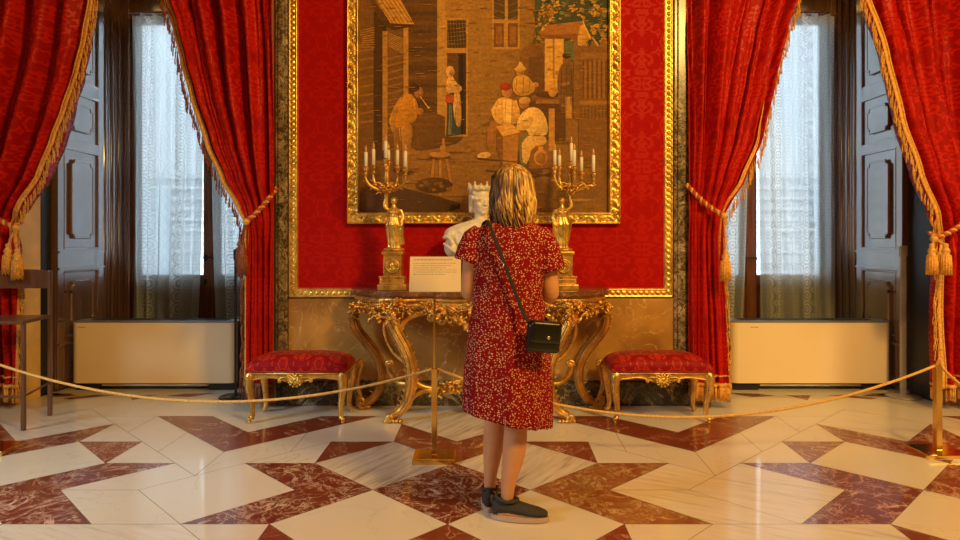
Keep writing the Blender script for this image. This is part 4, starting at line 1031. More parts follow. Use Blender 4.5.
# ================================================================== CANDELABRA
def candelabrum(bxx, s, cand, fig, hub, label):
    Yc = 4.80; root = empty('candelabrum', (bxx, Yc, TZ), label, 'candelabrum', 'gilt figure candelabra on the console')
    x = bxx
    bm = NB()
    box(bm, x-.105, x+.105, Yc-.10, Yc+.10, TZ+.001, TZ+.045, .006); box(bm, x-.092, x+.092, Yc-.088, Yc+.088, TZ+.045, TZ+.095, .012)
    for k in range(14):
        xx = lerp(x-.088, x+.088, k/13); ell(bm, (xx, Yc-.09, TZ+.098), .010, seg=6)
    box(bm, x-.066, x+.066, Yc-.062, Yc+.062, TZ+.095, TZ+.262, .004); box(bm, x-.078, x+.078, Yc-.074, Yc+.074, TZ+.262, TZ+.285, .006)
    build('plinth', bm, GOLD, root, smooth=False)
    bm = NB(); ring = [Vector((x+.046*math.cos(2*PI*k/24), Yc-.066, TZ+.178+.046*math.sin(2*PI*k/24))) for k in range(25)]
    tube(bm, ring, .007, 6, cap=False); tube(bm, [(p-Vector((x, Yc, TZ+.178)))*.72+Vector((x, Yc-.018, TZ+.178)) for p in ring], .004, 6, cap=False)
    ell(bm, (x-.004, Yc-.064, TZ+.185), (.018, .009, .022), seg=8); ell(bm, (x-.002, Yc-.064, TZ+.158), (.022, .007, .014), seg=8); ell(bm, (x+.014, Yc-.066, TZ+.186), (.008, .006, .006), seg=6)
    build('medallion', bm, GOLD2, root)
    # draped classical figure, one arm raised to the branches
    xf = fig; zb = TZ+.285; bm = NB()
    ell(bm, (xf-.0, Yc, zb+.012), (.065, .05, .02))
    def fold(i, a, X_, Y_, Z_, cx, cy):
        r = 1+.10*math.sin(a*9+i*.4)*(1 if i < 7 else .3); return cx+(X_-cx)*r, cy+(Y_-cy)*r, Z_
    loft(bm, [(zb, xf+s*.004, Yc, .044, .036), (zb+.04, xf+s*.002, Yc, .037, .032), (zb+.10, xf, Yc, .036, .030), (zb+.16, xf-s*.002, Yc, .040, .032), (zb+.20, xf-s*.004, Yc, .042, .033), (zb+.23, xf-s*.002, Yc, .034, .027), (zb+.255, xf, Yc, .028, .022),
              (zb+.285, xf, Yc-.004, .034, .026), (zb+.31, xf, Yc, .038, .022), (zb+.325, xf, Yc, .018, .015), (zb+.34, xf, Yc, .012, .012), (zb+.355, xf, Yc, .010, .010)], 36, fold)
    ell(bm, (xf-.014, Yc-.022, zb+.290), .014); ell(bm, (xf+.014, Yc-.022, zb+.290), .014)
    ell(bm, (xf, Yc-.004, zb+.375), (.019, .021, .025)); ell(bm, (xf, Yc+.012, zb+.385), (.022, .020, .020)); ell(bm, (xf, Yc-.024, zb+.372), (.004, .006, .005))
    # far arm hangs at the side holding a fold, near arm raised
    tube(bm, spline([(xf+s*.036, Yc, zb+.310, .013), (xf+s*.052, Yc-.004, zb+.265, .011), (xf+s*.050, Yc-.012, zb+.215, .009), (xf+s*.040, Yc-.022, zb+.185, .008)], 5), 0, 8)
    tube(bm, spline([(xf-s*.036, Yc, zb+.312, .013), (xf-s*.058, Yc, zb+.345, .011), (xf-s*.050, Yc, zb+.395, .009), (hub, Yc, zb+.43, .009)], 5), 0, 8)
    tube(bm, spline([(xf+s*.05, Yc-.01, zb+.24, .010), (xf+s*.045, Yc-.01, zb+.15, .012), (xf+s*.05, Yc, zb+.05, .014)], 5), 0, 8)
    for v in bm.verts: v.co.x = xf+(v.co.x-xf)*(1.28 if v.co.z < zb+.34 else 1.2); v.co.y = Yc+(v.co.y-Yc)*1.3
    remesh('figure', bm, .0036, GOLD2, root, 1)
    # stem and branches
    zh = Z(190, Yc); bm = NB()
    lathe(bm, [(.004, -.14), (.010, -.12), (.007, -.08), (.010, -.04), (.020, -.025), (.012, -.01), (.026, .005), (.030, .02), (.016, .035), (.012, .06), (.020, .075), (.014, .10), (.018, .12), (.012, .15), (.022, .17), (.010, .185)], (hub, Yc, zh), 14)
    tube(bm, spline([(hub, Yc, zh-.13), (lerp(hub, fig, .3), Yc, zh-.20), (hub-s*.01, Yc+.02, zb+.2), (xf-s*.03, Yc+.03, zb)], 6), .008, 8)
    garland(bm, [(hub-.05, Yc-.02, zh-.005), (hub, Yc-.03, zh+.01), (hub+.05, Yc-.02, zh-.005)], .03, 12, .012)
    for k in range(10):
        a = 2*PI*k/10; leaf(bm, (hub, Yc, zh+.01), (math.cos(a), math.sin(a), .3), .055, seg=6)
    build('stem', bm, GOLD, root)
    for (px, pt, pb, dy) in cand:
        cx_ = X(px, Yc+dy); cz = Z(pb, Yc+dy); ct = Z(pt, Yc+dy); cyy = Yc+dy; ctr = abs(cx_-hub) < .025
        bm = NB()
        if not ctr:
            d = 1 if cx_ > hub else -1
            P = spline([(hub, Yc, zh+.0, .015), (lerp(hub, cx_, .35), lerp(Yc, cyy, .4), zh-.002, .013), (lerp(hub, cx_, .78), lerp(Yc, cyy, .85), zh+.030, .012), (cx_, cyy, cz-.085, .010), (cx_, cyy, cz-.035, .009)], 6)
            tube(bm, P, 0, 8); cscroll(bm, [(lerp(hub, cx_, .2), lerp(Yc, cyy, .3), zh+.03), (lerp(hub, cx_, .45), lerp(Yc, cyy, .5), zh+.055), (lerp(hub, cx_, .7), lerp(Yc, cyy, .7), zh+.03)], .006, rs=.012, s0=-d, s1=-d)
            leaf(bm, P[10][:3] if False else Vector(P[10][:3]), (d*.6, 0, -.4), .03, seg=6); leaf(bm, Vector(P[16][:3]), (d*.8, 0, .2), .028, seg=6)
        else:
            tube(bm, [(cx_, Yc if abs(dy) < .01 else cyy, zh+.12), (cx_, cyy, cz-.03)], .008, 8)
            if abs(dy) > .01: tube(bm, spline([(hub, Yc, zh+.03, .009), (cx_, cyy, zh+.06, .008), (cx_, cyy, zh+.13, .008)], 5), 0, 8)
        lathe(bm, [(.008, -.055), (.020, -.045), (.010, -.034), (.018, -.022), (.026, -.006), (.028, .0), (.017, .002), (.016, .012), (.0, .012)], (cx_, cyy, cz), 14)
        br = build('branch', bm, GOLD, root)
        bm = NB(); lathe(bm, [(.0125, 0.004), (.0125, ct-cz-.004), (.009, ct-cz), (0, ct-cz)], (cx_, cyy, cz), 14); cn = build('candle', bm, CANDLE, root)
        bm = NB(); h = ct-cz; lathe(bm, [(.004, h), (.006, h+.006), (.009, h+.018), (.008, h+.030), (.004, h+.044), (.0, h+.054)], (cx_, cyy, cz), 12)
        o = build('flame_bulb', bm, BULB, None); M_ = o.location.copy(); o.parent = cn; o.location = -(Vector(root.location)+Vector(cn.location))
candelabrum(X(392, 4.72), 1, [(366, 152, 168, -.03), (373.6, 149, 167, .04), (385.8, 141, 160, -.04), (388.5, 150, 162, .05), (397.5, 150, 167, .04), (405.5, 151, 169, -.02)], X(394, 4.8), X(387, 4.8),
            'gilt candelabrum with six candles held by a draped figure, left end of the console')
candelabrum(X(564, 4.72), -1, [(593.5, 155, 174, -.03), (581.5, 157, 173, .04), (574.3, 150, 168, -.04), (571.4, 143, 163, .05), (559.5, 155, 168, .04), (554.8, 150, 167, -.02)], X(562, 4.8), X(570, 4.8),
            'gilt candelabrum with six candles held by a draped figure, right end of the console')

# ================================================================== HEAD
def head(bm, c, k=1.0, yaw=0.0, pitch=0.0, hairy=False):
    """head of height about .235*k; faces -y at yaw 0; c = centre of skull"""
    R_ = Matrix.Rotation(yaw, 4, 'Z') @ Matrix.Rotation(pitch, 4, 'X')
    def e(p, r, rot=None):
        q = Vector(c)+(R_ @ (Vector(p)*k)); rr = tuple(a*k for a in r)
        base = R_.to_quaternion()
        ell(bm, q, rr, base if rot is None else base @ rot, 20)
    from mathutils import Euler
    e((0, .012, .028), (.073, .090, .085)); e((0, -.020, -.035), (.058, .062, .080)); e((0, -.055, -.090), (.026, .024, .020))
    e((0, -.030, -.075), (.046, .048, .032)); e((0, -.082, -.022), (.0095, .018, .024), Euler((.35, 0, 0)).to_quaternion()); e((0, -.094, -.036), (.013, .012, .010))
    for s in (-1, 1):
        e((s*.010, -.086, -.040), (.008, .010, .007)); e((s*.028, -.072, .004), (.020, .012, .006)); e((s*.027, -.068, -.010), (.013, .012, .010))
        e((s*.036, -.055, -.038), (.022, .020, .022)); e((s*.074, .010, -.014), (.010, .020, .030))
    e((0, -.080, -.060), (.022, .010, .0055)); e((0, -.078, -.069), (.018, .011, .006))

# ================================================================== BUST
BY = 4.90; bx0 = X(481, BY); bz = Z(199, BY)
BU = empty('marble_bust', (bx0, BY, TZ), 'white marble bust of a crowned woman in draped gown on the console', 'bust')
bm = NB(); head(bm, (bx0, BY, bz-.005), 1.02, .38, .05)
loft(bm, [(bz-.235, bx0-.01, BY+.02, .075, .07), (bz-.19, bx0-.006, BY+.012, .055, .055), (bz-.14, bx0-.002, BY+.01, .048, .05), (bz-.08, bx0, BY+.01, .050, .052), (bz-.04, bx0, BY+.01, .05, .05)], 24)
# wavy hair with a chignon and side curls
for k in range(40):
    a = k/39*PI*1.5-.25*PI+.38; t = rb.uniform(-.01, .07)
    ell(bm, (bx0+.074*math.cos(a+0)*1.02, BY+.010+.082*math.sin(a), bz+t), (.018, .018, .014), seg=8)
for k in range(9):
    for s in (-1, 1):
        ell(bm, (bx0+s*.066-.006, BY-.012+.005*k, bz+.02-k*.014), (.024, .024, .014), seg=8)
ell(bm, (bx0-.02, BY+.10, bz-.02), (.05, .04, .05))
# shoulders and gown
def bf(i, a, x, y, z, cx, cy): return x, y+.010*math.sin(x*60+z*50)*(1 if y < cy else 0), z
SHB = .045
loft(bm, [(a+SHB, b, c, d, e) for a, b, c, d, e in [(1.08, bx0-.0, BY+.01, .05, .05), (1.15, bx0, BY+.01, .11, .08), (1.19, bx0-.015, BY+.01, .18, .11), (1.25, bx0-.03, BY+.01, .215, .12), (1.31, bx0-.03, BY+.015, .235, .115), (1.36, bx0-.025, BY+.02, .225, .10), (1.39, bx0-.015, BY+.02, .17, .085), (1.41, bx0-.01, BY+.02, .10, .07), (1.43, bx0, BY+.02, .06, .055)]], 48, bf)
for s in (-1, 1):
    ell(bm, (bx0-.03+s*.185, BY+.01, 1.355), (.066, .080, .058)); ell(bm, (bx0-.03+s*.190, BY-.005, 1.26), (.060, .075, .08))
    ell(bm, (bx0-.02+s*.075, BY-.085, 1.24), (.07, .05, .06))
    for k in range(12):
        a = k/11*PI; ell(bm, (bx0-.03+s*(.215+.050*math.cos(a)*.6), BY-.07+.03*math.cos(a), 1.335-.012*k*.3+.02*math.sin(a)), .014, seg=8)
    for k in range(5):
        tube(bm, spline([(bx0-.03+s*(.25-.02*k), BY-.06, 1.29-.012*k), (bx0+s*(.18-.02*k), BY-.115, 1.22-.012*k), (bx0+s*.04, BY-.115, 1.15+.004*k)], 6), .010, 6)
tube(bm, spline([(bx0-.16, BY-.06, 1.38), (bx0-.08, BY-.105, 1.315), (bx0, BY-.12, 1.29), (bx0+.08, BY-.105, 1.315), (bx0+.13, BY-.06, 1.38)], 6), .013, 8)
for k in range(14):
    a = PI*k/13; ell(bm, (bx0+.058*math.cos(a)-.005, BY-.02-.045*math.sin(a), 1.432-.012*math.sin(a)), .007, seg=6)
remesh('figure', bm, .0045, BUSTM, BU, 1)
bm = NB(); cz = bz+.070; n = 44
tube(bm, [(bx0+.080*math.cos(2*PI*k/n), BY+.010+.086*math.sin(2*PI*k/n), cz) for k in range(n+1)], .013, 8, cap=False)
for k in range(12):
    a = 2*PI*k/12; p = Vector((bx0+.083*math.cos(a), BY+.010+.089*math.sin(a), cz)); h = .046 if k % 2 == 0 else .030
    tube(bm, [p, p+Vector((.006*math.cos(a), .006*math.sin(a), h*.5)), p+Vector((.008*math.cos(a), .008*math.sin(a), h))], [.021, .013, .004], 8); ell(bm, p+Vector((.008*math.cos(a), .008*math.sin(a), h+.004)), .008, seg=8)
    for d in (-.16, .16): ell(bm, (bx0+.084*math.cos(a+d), BY+.010+.090*math.sin(a+d), cz+.016), .010, seg=6)
build('crown', bm, BUSTM, BU)
bm = NB(); lathe(bm, [(.105, .001), (.105, .02), (.085, .03), (.075, .045), (.05, .07), (.042, .11), (.055, .15), (.075, .165), (.08, .185), (.0, .186)], (bx0, BY+.01, TZ), 32); build('socle', bm, BUSTM, BU)

# ================================================================== BENCHES
def bench(x0, x1, label):
    y0, y1 = 4.61, 4.97; zt = .365; cx = (x0+x1)/2; cy = (y0+y1)/2
    root = empty('bench', (cx, cy, 0), label, 'bench', 'gilt benches with crimson damask seats')
    bm = NB()   # apron, four serpentine sides
    def edge(t): # lower edge height for t in -1..1
        return zt-.050-.035*math.exp(-(t/.22)**2)+.012*math.exp(-((abs(t)-.5)/.2)**2)-.035*max(0, abs(t)-.85)/.15
    n = 30
    pts = [(x0+.01, zt)]+[(lerp(x0+.01, x1-.01, k/n), edge(2*k/n-1)) for k in range(n+1)]+[(x1-.01, zt)]
    prism(bm, pts, y0+.004, y0+.030); prism(bm, pts, y1-.030, y1-.004)
    pts = [(y0+.01, zt)]+[(lerp(y0+.01, y1-.01, k/n), edge(2*k/n-1)) for k in range(n+1)]+[(y1-.01, zt)]
    prism(bm, pts, x0+.004, x0+.030, 'x'); prism(bm, pts, x1-.030, x1-.004, 'x')
    for a, b in ((x0+.02, cx-.06), (cx+.06, x1-.02)):
        tube(bm, [(lerp(a, b, k/12), y0+.002, edge((lerp(a, b, k/12)-cx)/(x1-x0)*2)+.005) for k in range(13)], .006, 6)
    tube(bm, [(x0, y0, zt-.005), (x1, y0, zt-.005), (x1, y1, zt-.005), (x0, y1, zt-.005), (x0, y0, zt-.005)], .009, 6)
    flat_edges(bm); build('apron', bm, GOLD, root, smooth=None)
    for yy, sg in ((y0, -1), (y1, 1)):
        bm = NB()
        for k in range(14):
            a = 2*PI*k/14; leaf(bm, (cx, yy+sg*.002, zt-.050), (math.cos(a)*1.3, sg*.15, math.sin(a)), .050, seg=6)
        ell(bm, (cx, yy+sg*.006, zt-.045), (.022, .014, .018), seg=10)
        for s in (-1, 1):
            cscroll(bm, [(cx+s*.05, yy+sg*.004, zt-.035), (cx+s*.085, yy+sg*.004, zt-.030), (cx+s*.115, yy+sg*.004, zt-.045)], .007, rs=.012, s0=-s, s1=-s)
        build('carved_shell', bm, GOLD2, root)
    for xx, sx in ((x0, -1), (x1, 1)):
        for yy, sy in ((y0, -1), (y1, 1)):
            bm = NB(); d = Vector((sx, sy, 0))*.7071
            def q(o, z, r): return (xx-sx*.028+d.x*o, yy-sy*.028+d.y*o, z, r)
            S = spline([q(0, zt-.002, .034), q(.012, .33, .038), q(.016, .28, .034), q(.004, .20, .026), q(-.010, .12, .021), q(-.010, .06, .018), q(.002, .030, .020)], 6)
            tube(bm, S, 0, 12)
            e = q(.014, .030, 0); ell(bm, e[:3], (.017, .017, .017)); lathe(bm, [(.010, 0), (.012, .006), (.008, .016), (.0, .018)], (e[0], e[1], .001), 10)
            p = q(.022, .325, 0); leaf(bm, Vector(p[:3]), (d.x*.3, d.y*.3, -1), .05); leaf(bm, Vector(p[:3])+Vector((sx*.01, -sy*.01, 0)), (d.x*.2, d.y*.2, -1), .04)
            for k in range(3): leaf(bm, Vector(q(-.0, .05, 0)[:3]), (d.x+(k-1)*.5, d.y, .4), .018, seg=6)
            build('leg', bm, GOLD, root)
    # cushion
    bm = NB()
    def cf(u, v):
        a = (u*2-1); b = (v*2-1)
        hx = (x1-x0)/2+.004; hy = (y1-y0)/2+.004
        ea = 1-abs(a)**6; eb = 1-abs(b)**6
        hgt = .104*(max(0, ea)**.36)*(max(0, eb)**.36)
        hgt += .018*(1-a*a)*(1-b*b)
        bul = 1+.02*math.sin(PI*min(1, hgt/.09))
        return (cx+a*hx*bul, cy+b*hy*bul, zt+.003+hgt)
    def rem(t): s = t*2-1; return (math.copysign(1-(1-abs(s))**2.2, s)+1)/2
    grid(bm, lambda u, v: cf(rem(u), rem(v)), 44, 30, lambda u, v: (rem(u)*(x1-x0)+.08, rem(v)*(y1-y0)*1.3))
    vs = [v for v in bm.verts if v.is_boundary]
    bmesh.ops.holes_fill(bm, edges=[e for e in bm.edges if e.is_boundary], sides=0)
    bm.normal_update(); boxuv(bm)
    cu = build('cushion', bm, CUSHION, root)
    bm = NB(); tube(bm, [(x0-.002, y0-.002, zt+.008), (x1+.002, y0-.002, zt+.008), (x1+.002, y1+.002, zt+.008), (x0-.002, y1+.002, zt+.008), (x0-.002, y0-.002, zt+.008)], .007, 8)
    o = build('piping', bm, simple('dark_crimson_braid', (.22, .015, .01), .6), None); o.parent = cu; o.location = -Vector(root.location)
bench(-1.67, -.965, 'gilt bench with crimson damask seat left of the console table')
bench(.950, 1.660, 'gilt bench with crimson damask seat right of the console table')

# ================================================================== HIGH CHAIR at the left
CHR = empty('high_chair', (-3.40, 4.64, 0), 'brown wooden high chair at the left edge, seat cut off by the frame', 'chair')
xa, xb, ya, yb = -3.62, -3.165, 4.45, 4.83
XB = xb-.05; xb = xb+.02
for (x, y, top) in ((xa, ya, .735), (xb, ya, .735), (xa, yb, 1.085), (XB, yb, 1.085)):
    bm = NB(); box(bm, x-.013, x+.013, y-.013, y+.013, .001, top, .006); build('leg', bm, WOODC, CHR, smooth=False)
bm = NB(); prism(bm, [(xa-.02, ya-.03), (xb+.02, ya-.03), (XB+.015, yb-.02), (xa-.015, yb-.02)], .735, .758, 'z'); bmesh.ops.bevel(bm, geom=bm.edges[:], offset=.005, segments=2, affect='EDGES'); build('seat', bm, WOODC, CHR, smooth=False)
bm = NB()
def bk(u, v): return (lerp(xa-.005, XB+.014, u), yb+.004+.05*math.sin(PI*u)*1.0, lerp(.955, 1.085, v)+.012*math.sin(PI*u)*(v-.3))
grid(bm, bk, 16, 4)
r = bmesh.ops.extrude_face_region(bm, geom=bm.faces[:]); bmesh.ops.translate(bm, verts=[v for v in r['geom'] if isinstance(v, bmesh.types.BMVert)], vec=(0, -.020, 0)); bmesh.ops.recalc_face_normals(bm, faces=bm.faces)
build('backrest', bm, WOODC, CHR, smooth=False)
bm = NB(); tube(bm, [(xb, ya, .235), (XB, yb, .25)], .008, 8); build('stretcher', bm, WOODC, CHR)
bm = NB(); tube(bm, [(xa, ya, .235), (xb, ya, .235)], .009, 8); build('stretcher', bm, WOODC, CHR)
bm = NB(); tube(bm, [(xa, ya, .235), (xa, yb, .25)], .008, 8); build('stretcher', bm, WOODC, CHR)

# ================================================================== SIGN STAND, STANCHIONS, ROPES
SY = 3.86; sx_ = X(434.5, SY)
SS = empty('sign_stand', (sx_, SY, 0), 'brass stand holding a cream text card in front of the console', 'sign')
bm = NB(); box(bm, sx_-.125, sx_+.125, SY-.10, SY+.10, .001, .028, .003); box(bm, sx_-.118, sx_+.118, SY-.093, SY+.093, .028, .034, .002); build('base', bm, BRASS, SS, smooth=False)
bm = NB(); box(bm, sx_-.017, sx_+.017, SY-.017, SY+.017, .033, .545, .003); build('lower_post', bm, BRASS, SS, smooth=False)
bm = NB(); box(bm, sx_-.0065, sx_+.0065, SY-.0065, SY+.0065, .545, 1.06, .002); build('upper_post', bm, BRASS, SS, smooth=False)
from mathutils import Euler
tilt = Matrix.Rotation(math.radians(-18), 4, 'X'); pc = Vector((X(435.3, SY-.03), SY-.03, Z(274.2, SY-.03)))
def card(bm, x0, x1, z0, z1, d0, d1, bev=0, mi=0):
    b2 = NB(); box(b2, x0, x1, d0, d1, z0, z1, bev)
    for v in b2.verts: v.co = pc+(tilt @ v.co)
    m_ = bpy.data.meshes.new('t'); b2.to_mesh(m_); b2.free(); bm.from_mesh(m_); bpy.data.meshes.remove(m_)
bm = NB(); card(bm, -.152, .152, -.108, .108, -.004, .004, .001); cd = build('card', bm, CARD, SS, smooth=False)
bm = NB(); ri = random.Random(3)
rows = [(.088, .004, -.130, .10), (.066, .0022, -.130, .122), (.052, .0022, -.130, .09), (.038, .0022, -.130, .06), (.025, .0022, -.130, .125), (.012, .0022, -.130, .125), (-.002, .0022, -.13, .06)]
for z, h, a, b in rows:
    x = a
    while x < b:
        wd = ri.uniform(.008, .026)
        k = x
        while k < min(b, x+wd):
            card(bm, k, k+.0022, z-h*ri.uniform(.5, 1), z+h*ri.uniform(.4, 1), -.0048, -.0041); k += .0034
        x += wd+.005
o = build('lettering', bm, INK, None, smooth=False); o.parent = cd; o.location = -Vector(SS.location)
def stanchion(x, y, label):
    root = empty('stanchion', (x, y, 0), label, 'stanchion', 'brass rope stanchions at the sides')
    bm = NB(); box(bm, x-.13, x+.13, y-.11, y+.11, .001, .028, .003); build('base', bm, BRASS, root, smooth=False)
    bm = NB(); box(bm, x-.018, x+.018, y-.018, y+.018, .028, .545, .003); build('post', bm, BRASS, root, smooth=False)
    bm = NB(); ring = [Vector((x+.012*math.cos(2*PI*k/16), y, .548+.012*math.sin(2*PI*k/16))) for k in range(17)]; tube(bm, ring, .003, 6, cap=False); build('eyelet', bm, BRASS, root)
PL = (X(-6, 4.03), 4.03); PR = (X(937.5, 3.96), 3.96)
stanchion(*PL, 'brass stanchion at the left edge, only its base corner in view'); stanchion(*PR, 'square brass stanchion holding the rope at the right')
CORD = simple('golden_rope', (.72, .44, .13), .6, 0, .25, 90, .3)
def hang(a, b, sag, label, skew=0):
    A = Vector(a); B = Vector(b); P = []
    for k in range(41):
        t = k/40; p = A.lerp(B, t); tt = t+skew*t*(1-t); p.z -= 4*sag*tt*(1-tt); P.append(p)
    bm = NB(); rope(bm, P, .0085, .028, 3, 6, 8); o = build('barrier_rope', bm, CORD, loc=tuple(A)); tag(o, label, 'rope', 'golden barrier ropes')
hang((PL[0]+.018, PL[1], .54), (sx_-.018, SY, .54), .215, 'golden barrier rope sagging in front of the left heater and bench')
hang((sx_+.018, SY, .54), (PR[0]-.018, PR[1], .54), .300, 'golden barrier rope sagging in front of the right heater and bench')
hang((PR[0]+.018, PR[1], .54), (PR[0]+1.6, PR[1]+.9, .54), .30, 'short length of golden rope leaving the right stanchion to the right')
# ================================================================== PERSON
QY = 3.06
PE = empty('person', (.13, QY, 0), 'person seen from behind in red dotted dress and dark shoes, standing before the console', 'person')
cx = .140
bm = NB()
loft(bm, [(.60, .13, QY, .10, .08), (.72, .13, QY, .165, .12), (.84, .13, QY, .170, .125), (.95, .135, QY, .145, .105), (1.05, .138, QY, .130, .095), (1.15, .14, QY, .140, .100), (1.25, .142, QY, .155, .105), (1.33, .143, QY, .160, .095), (1.375, .145, QY, .11, .075), (1.40, .147, QY, .060, .060), (1.43, .149, QY+.01, .050, .052), (1.50, .151, QY+.02, .050, .052)], 32)
head(bm, (.155, QY+.035, 1.545), .98, PI-.15, -.12)
def leg(pts): tube(bm, spline(pts, 6), 0, 20)
# far (left) leg and near (right) leg; feet point away-left and right
leg([(.06, QY+.0, .78, .085), (.075, QY+.03, .60, .072), (.072, QY+.06, .46, .053), (.068, QY+.075, .36, .052), (.062, QY+.08, .28, .047), (.052, QY+.085, .18, .034), (.048, QY+.085, .10, .028), (.050, QY+.09, .05, .032)])
leg([(.20, QY+.0, .78, .088), (.185, QY-.005, .60, .075), (.172, QY-.01, .46, .056), (.165, QY-.015, .36, .056), (.155, QY-.018, .28, .051), (.135, QY-.02, .18, .037), (.128, QY-.02, .10, .030), (.132, QY-.02, .05, .034)])
def foot(x, y, ang, s=1.0):
    d = Vector((math.cos(ang), math.sin(ang), 0))
    P = [(-.045, .040, .028), (0, .045, .034), (.06, .042, .034), (.12, .032, .030), (.165, .028, .022)]
    tube(bm, spline([(x+d.x*a, y+d.y*a, h, r) for a, h, r in P], 5), 0, 16)
foot(.046, QY+.10, math.radians(86)); foot(.128, QY-.03, math.radians(-8))
def arm(s, sh, el_, wr, d):
    tube(bm, spline([sh+(.050,), tuple(Vector(sh).lerp(Vector(el_), .5))+(.046,), el_+(.040,), tuple(Vector(el_).lerp(Vector(wr), .35))+(.040,), tuple(Vector(el_).lerp(Vector(wr), .75))+(.029,), wr+(.024,)], 6), 0, 18)
    w_ = Vector(wr); d = Vector(d).normalized(); up = Vector((0, 0, 1)); sd = d.cross(up).normalized()
    palm = w_+d*.045; q = d.to_track_quat('Y', 'Z')
    ell(bm, palm, (.036, .050, .016), q, 16)
    for k, (o, L_) in enumerate(((-.027, .062), (-.009, .072), (.009, .068), (.026, .054))):
        b = palm+d*.036+sd*o
        tube(bm, spline([tuple(b)+(.0095,), tuple(b+d*L_*.45+up*.006)+(.009,), tuple(b+d*L_*.72-up*.012)+(.0085,), tuple(b+d*L_*.70-up*.034)+(.007,)], 4), 0, 8)
    b = palm-d*.02-sd*s*.028
    tube(bm, spline([tuple(b)+(.012,), tuple(b-sd*s*.022+d*.022+up*.006)+(.010,), tuple(b-sd*s*.022+d*.050+up*.002)+(.0085,)], 4), 0, 8)
arm(-1, (cx-.165, QY, 1.325), (cx-.190, QY+.03, 1.06), (cx-.07, QY+.25, 1.10), (.35, .9, .1))
arm(1, (cx+.160, QY, 1.325), (cx+.195, QY+.01, 1.055), (cx+.10, QY+.24, 1.09), (-.4, .85, .1))
remesh('body', bm, .0058, SKIN, PE, 2)

# dress
bm = NB()
ph = [1.3, 2.9, .4, 5.1]
def df(i, a, x, y, z, cx_, cy_):
    t = max(0, (1.15-z)/.7)
    k = 1+t*(.045*math.sin(5*a+ph[0]+z*1.5)+.030*math.sin(9*a+ph[1])+.02*math.sin(13*a+z*3))
    wr = .012*math.sin(z*46+5*a)*math.exp(-((z-.97)/.10)**2)
    k += wr/.17*1.0
    x, y = cx_+(x-cx_)*k, cy_+(y-cy_)*k
    zz = z-(.055*(x-cx_)/.2 if z < .56 and i < 40 else 0)*(1-max(0, (z-.44)/.12))
    return x, y, zz
prof = [(.465, .126, .203, .158), (.50, .126, .207, .160), (.56, .126, .207, .158), (.65, .127, .203, .155), (.75, .128, .198, .150), (.85, .130, .188, .145), (.92, .130, .176, .135), (1.0, .131, .166, .126), (1.06, .133, .164, .120), (1.15, .138, .172, .118), (1.22, .141, .180, .116), (1.28, .143, .186, .112), (1.33, .144, .184, .104), (1.36, .145, .165, .095), (1.385, .147, .125, .082), (1.402, .148, .090, .070), (1.408, .149, .070, .062)]
inner = [(.62, .128, .190, .142), (.54, .127, .196, .148), (.475, .126, .196, .150)]
loft(bm, [(z, c, QY, a, b) for z, c, a, b in inner]+[(z, c, QY, a, b) for z, c, a, b in prof], 72, df)
for s, bot in ((-1, (cx-.192, QY-.0, 1.210)), (1, (cx+.192, QY-.005, 1.165))):
    sh = Vector((cx+s*.13, QY, 1.345)); b = Vector(bot)
    # sleeve: outer skin then back inside, a cuff with thickness
    P = [tuple(sh)+(.050,), tuple(sh.lerp(b, .35)+Vector((s*.010, 0, .018)))+(.062,), tuple(sh.lerp(b, .7)+Vector((s*.008, 0, .010)))+(.068,), tuple(b)+(.073,), tuple(b+Vector((0, 0, -.006)))+(.064,), tuple(b.lerp(sh, .25))+(.058,)]
    tube(bm, P, 0, 28)
remesh('dress', bm, .0052, DRESS, PE, 2, fac=.4)
# shoes
def shoe(x, y, ang):
    d = Vector((math.cos(ang), math.sin(ang), 0)); n = Vector((-d.y, d.x, 0)); B = Vector((x, y, 0))
    bm = NB()
    S = [(-.060, .020, .050, .062), (-.050, .034, .052, .078), (-.02, .038, .050, .080), (.02, .039, .048, .078), (.06, .041, .042, .066), (.11, .044, .034, .050), (.155, .040, .030, .040), (.185, .026, .026, .030), (.197, .010, .024, .022)]
    rings = []
    for u, wd, zc, ht in S:
        r = []
        for k in range(20):
            a = 2*PI*k/20; zz = .024+max(0, (math.sin(a)+1)/2)*(ht-.0); r.append(bm.verts.new(B+d*u+n*(wd*math.cos(a)*(1 if math.sin(a) < .2 else .86))+Vector((0, 0, zz))))
        rings.append(r)
    for a, b in zip(rings, rings[1:]):
        for k in range(20): bm.faces.new((a[k], a[(k+1) % 20], b[(k+1) % 20], b[k]))
    bm.faces.new(rings[0]); bm.faces.new(rings[-1]); bmesh.ops.recalc_face_normals(bm, faces=bm.faces)
    # heel tab and collar
    tube(bm, spline([tuple(B-d*.058+Vector((0, 0, .07)))+(.012,), tuple(B-d*.066+Vector((0, 0, .11)))+(.008,)], 3), 0, 8)
    ring = []
    for k in range(25):
        a = 2*PI*k/24; ring.append(B+d*(.006+.052*math.cos(a))+n*(.036*math.sin(a))+Vector((0, 0, .098+.004*math.cos(2*a)-.006*math.cos(a))))
    tube(bm, ring, .008, 6, cap=False)
    sh = build('shoe', bm, SHOE, PE)
    bm = NB(); out = []
    for k in range(40):
        a = 2*PI*k/40; u = .066+.137*math.cos(a); wd = .046*math.sin(a)*(1+.08*math.cos(a)); out.append(B+d*u+n*wd)
    prism(bm, [(p.x, p.y) for p in out], .001, .026, 'z'); es = [e for e in bm.edges if abs(e.verts[0].co.z-e.verts[1].co.z) < 1e-5]
    bmesh.ops.bevel(bm, geom=es, offset=.005, segments=2, affect='EDGES'); flat_edges(bm, .6)
    o = build('sole', bm, SOLE, None, smooth=None); o.parent = sh; o.location = -Vector(PE.location)
shoe(.046, QY+.10, math.radians(86)); shoe(.120, QY-.03, math.radians(-8))
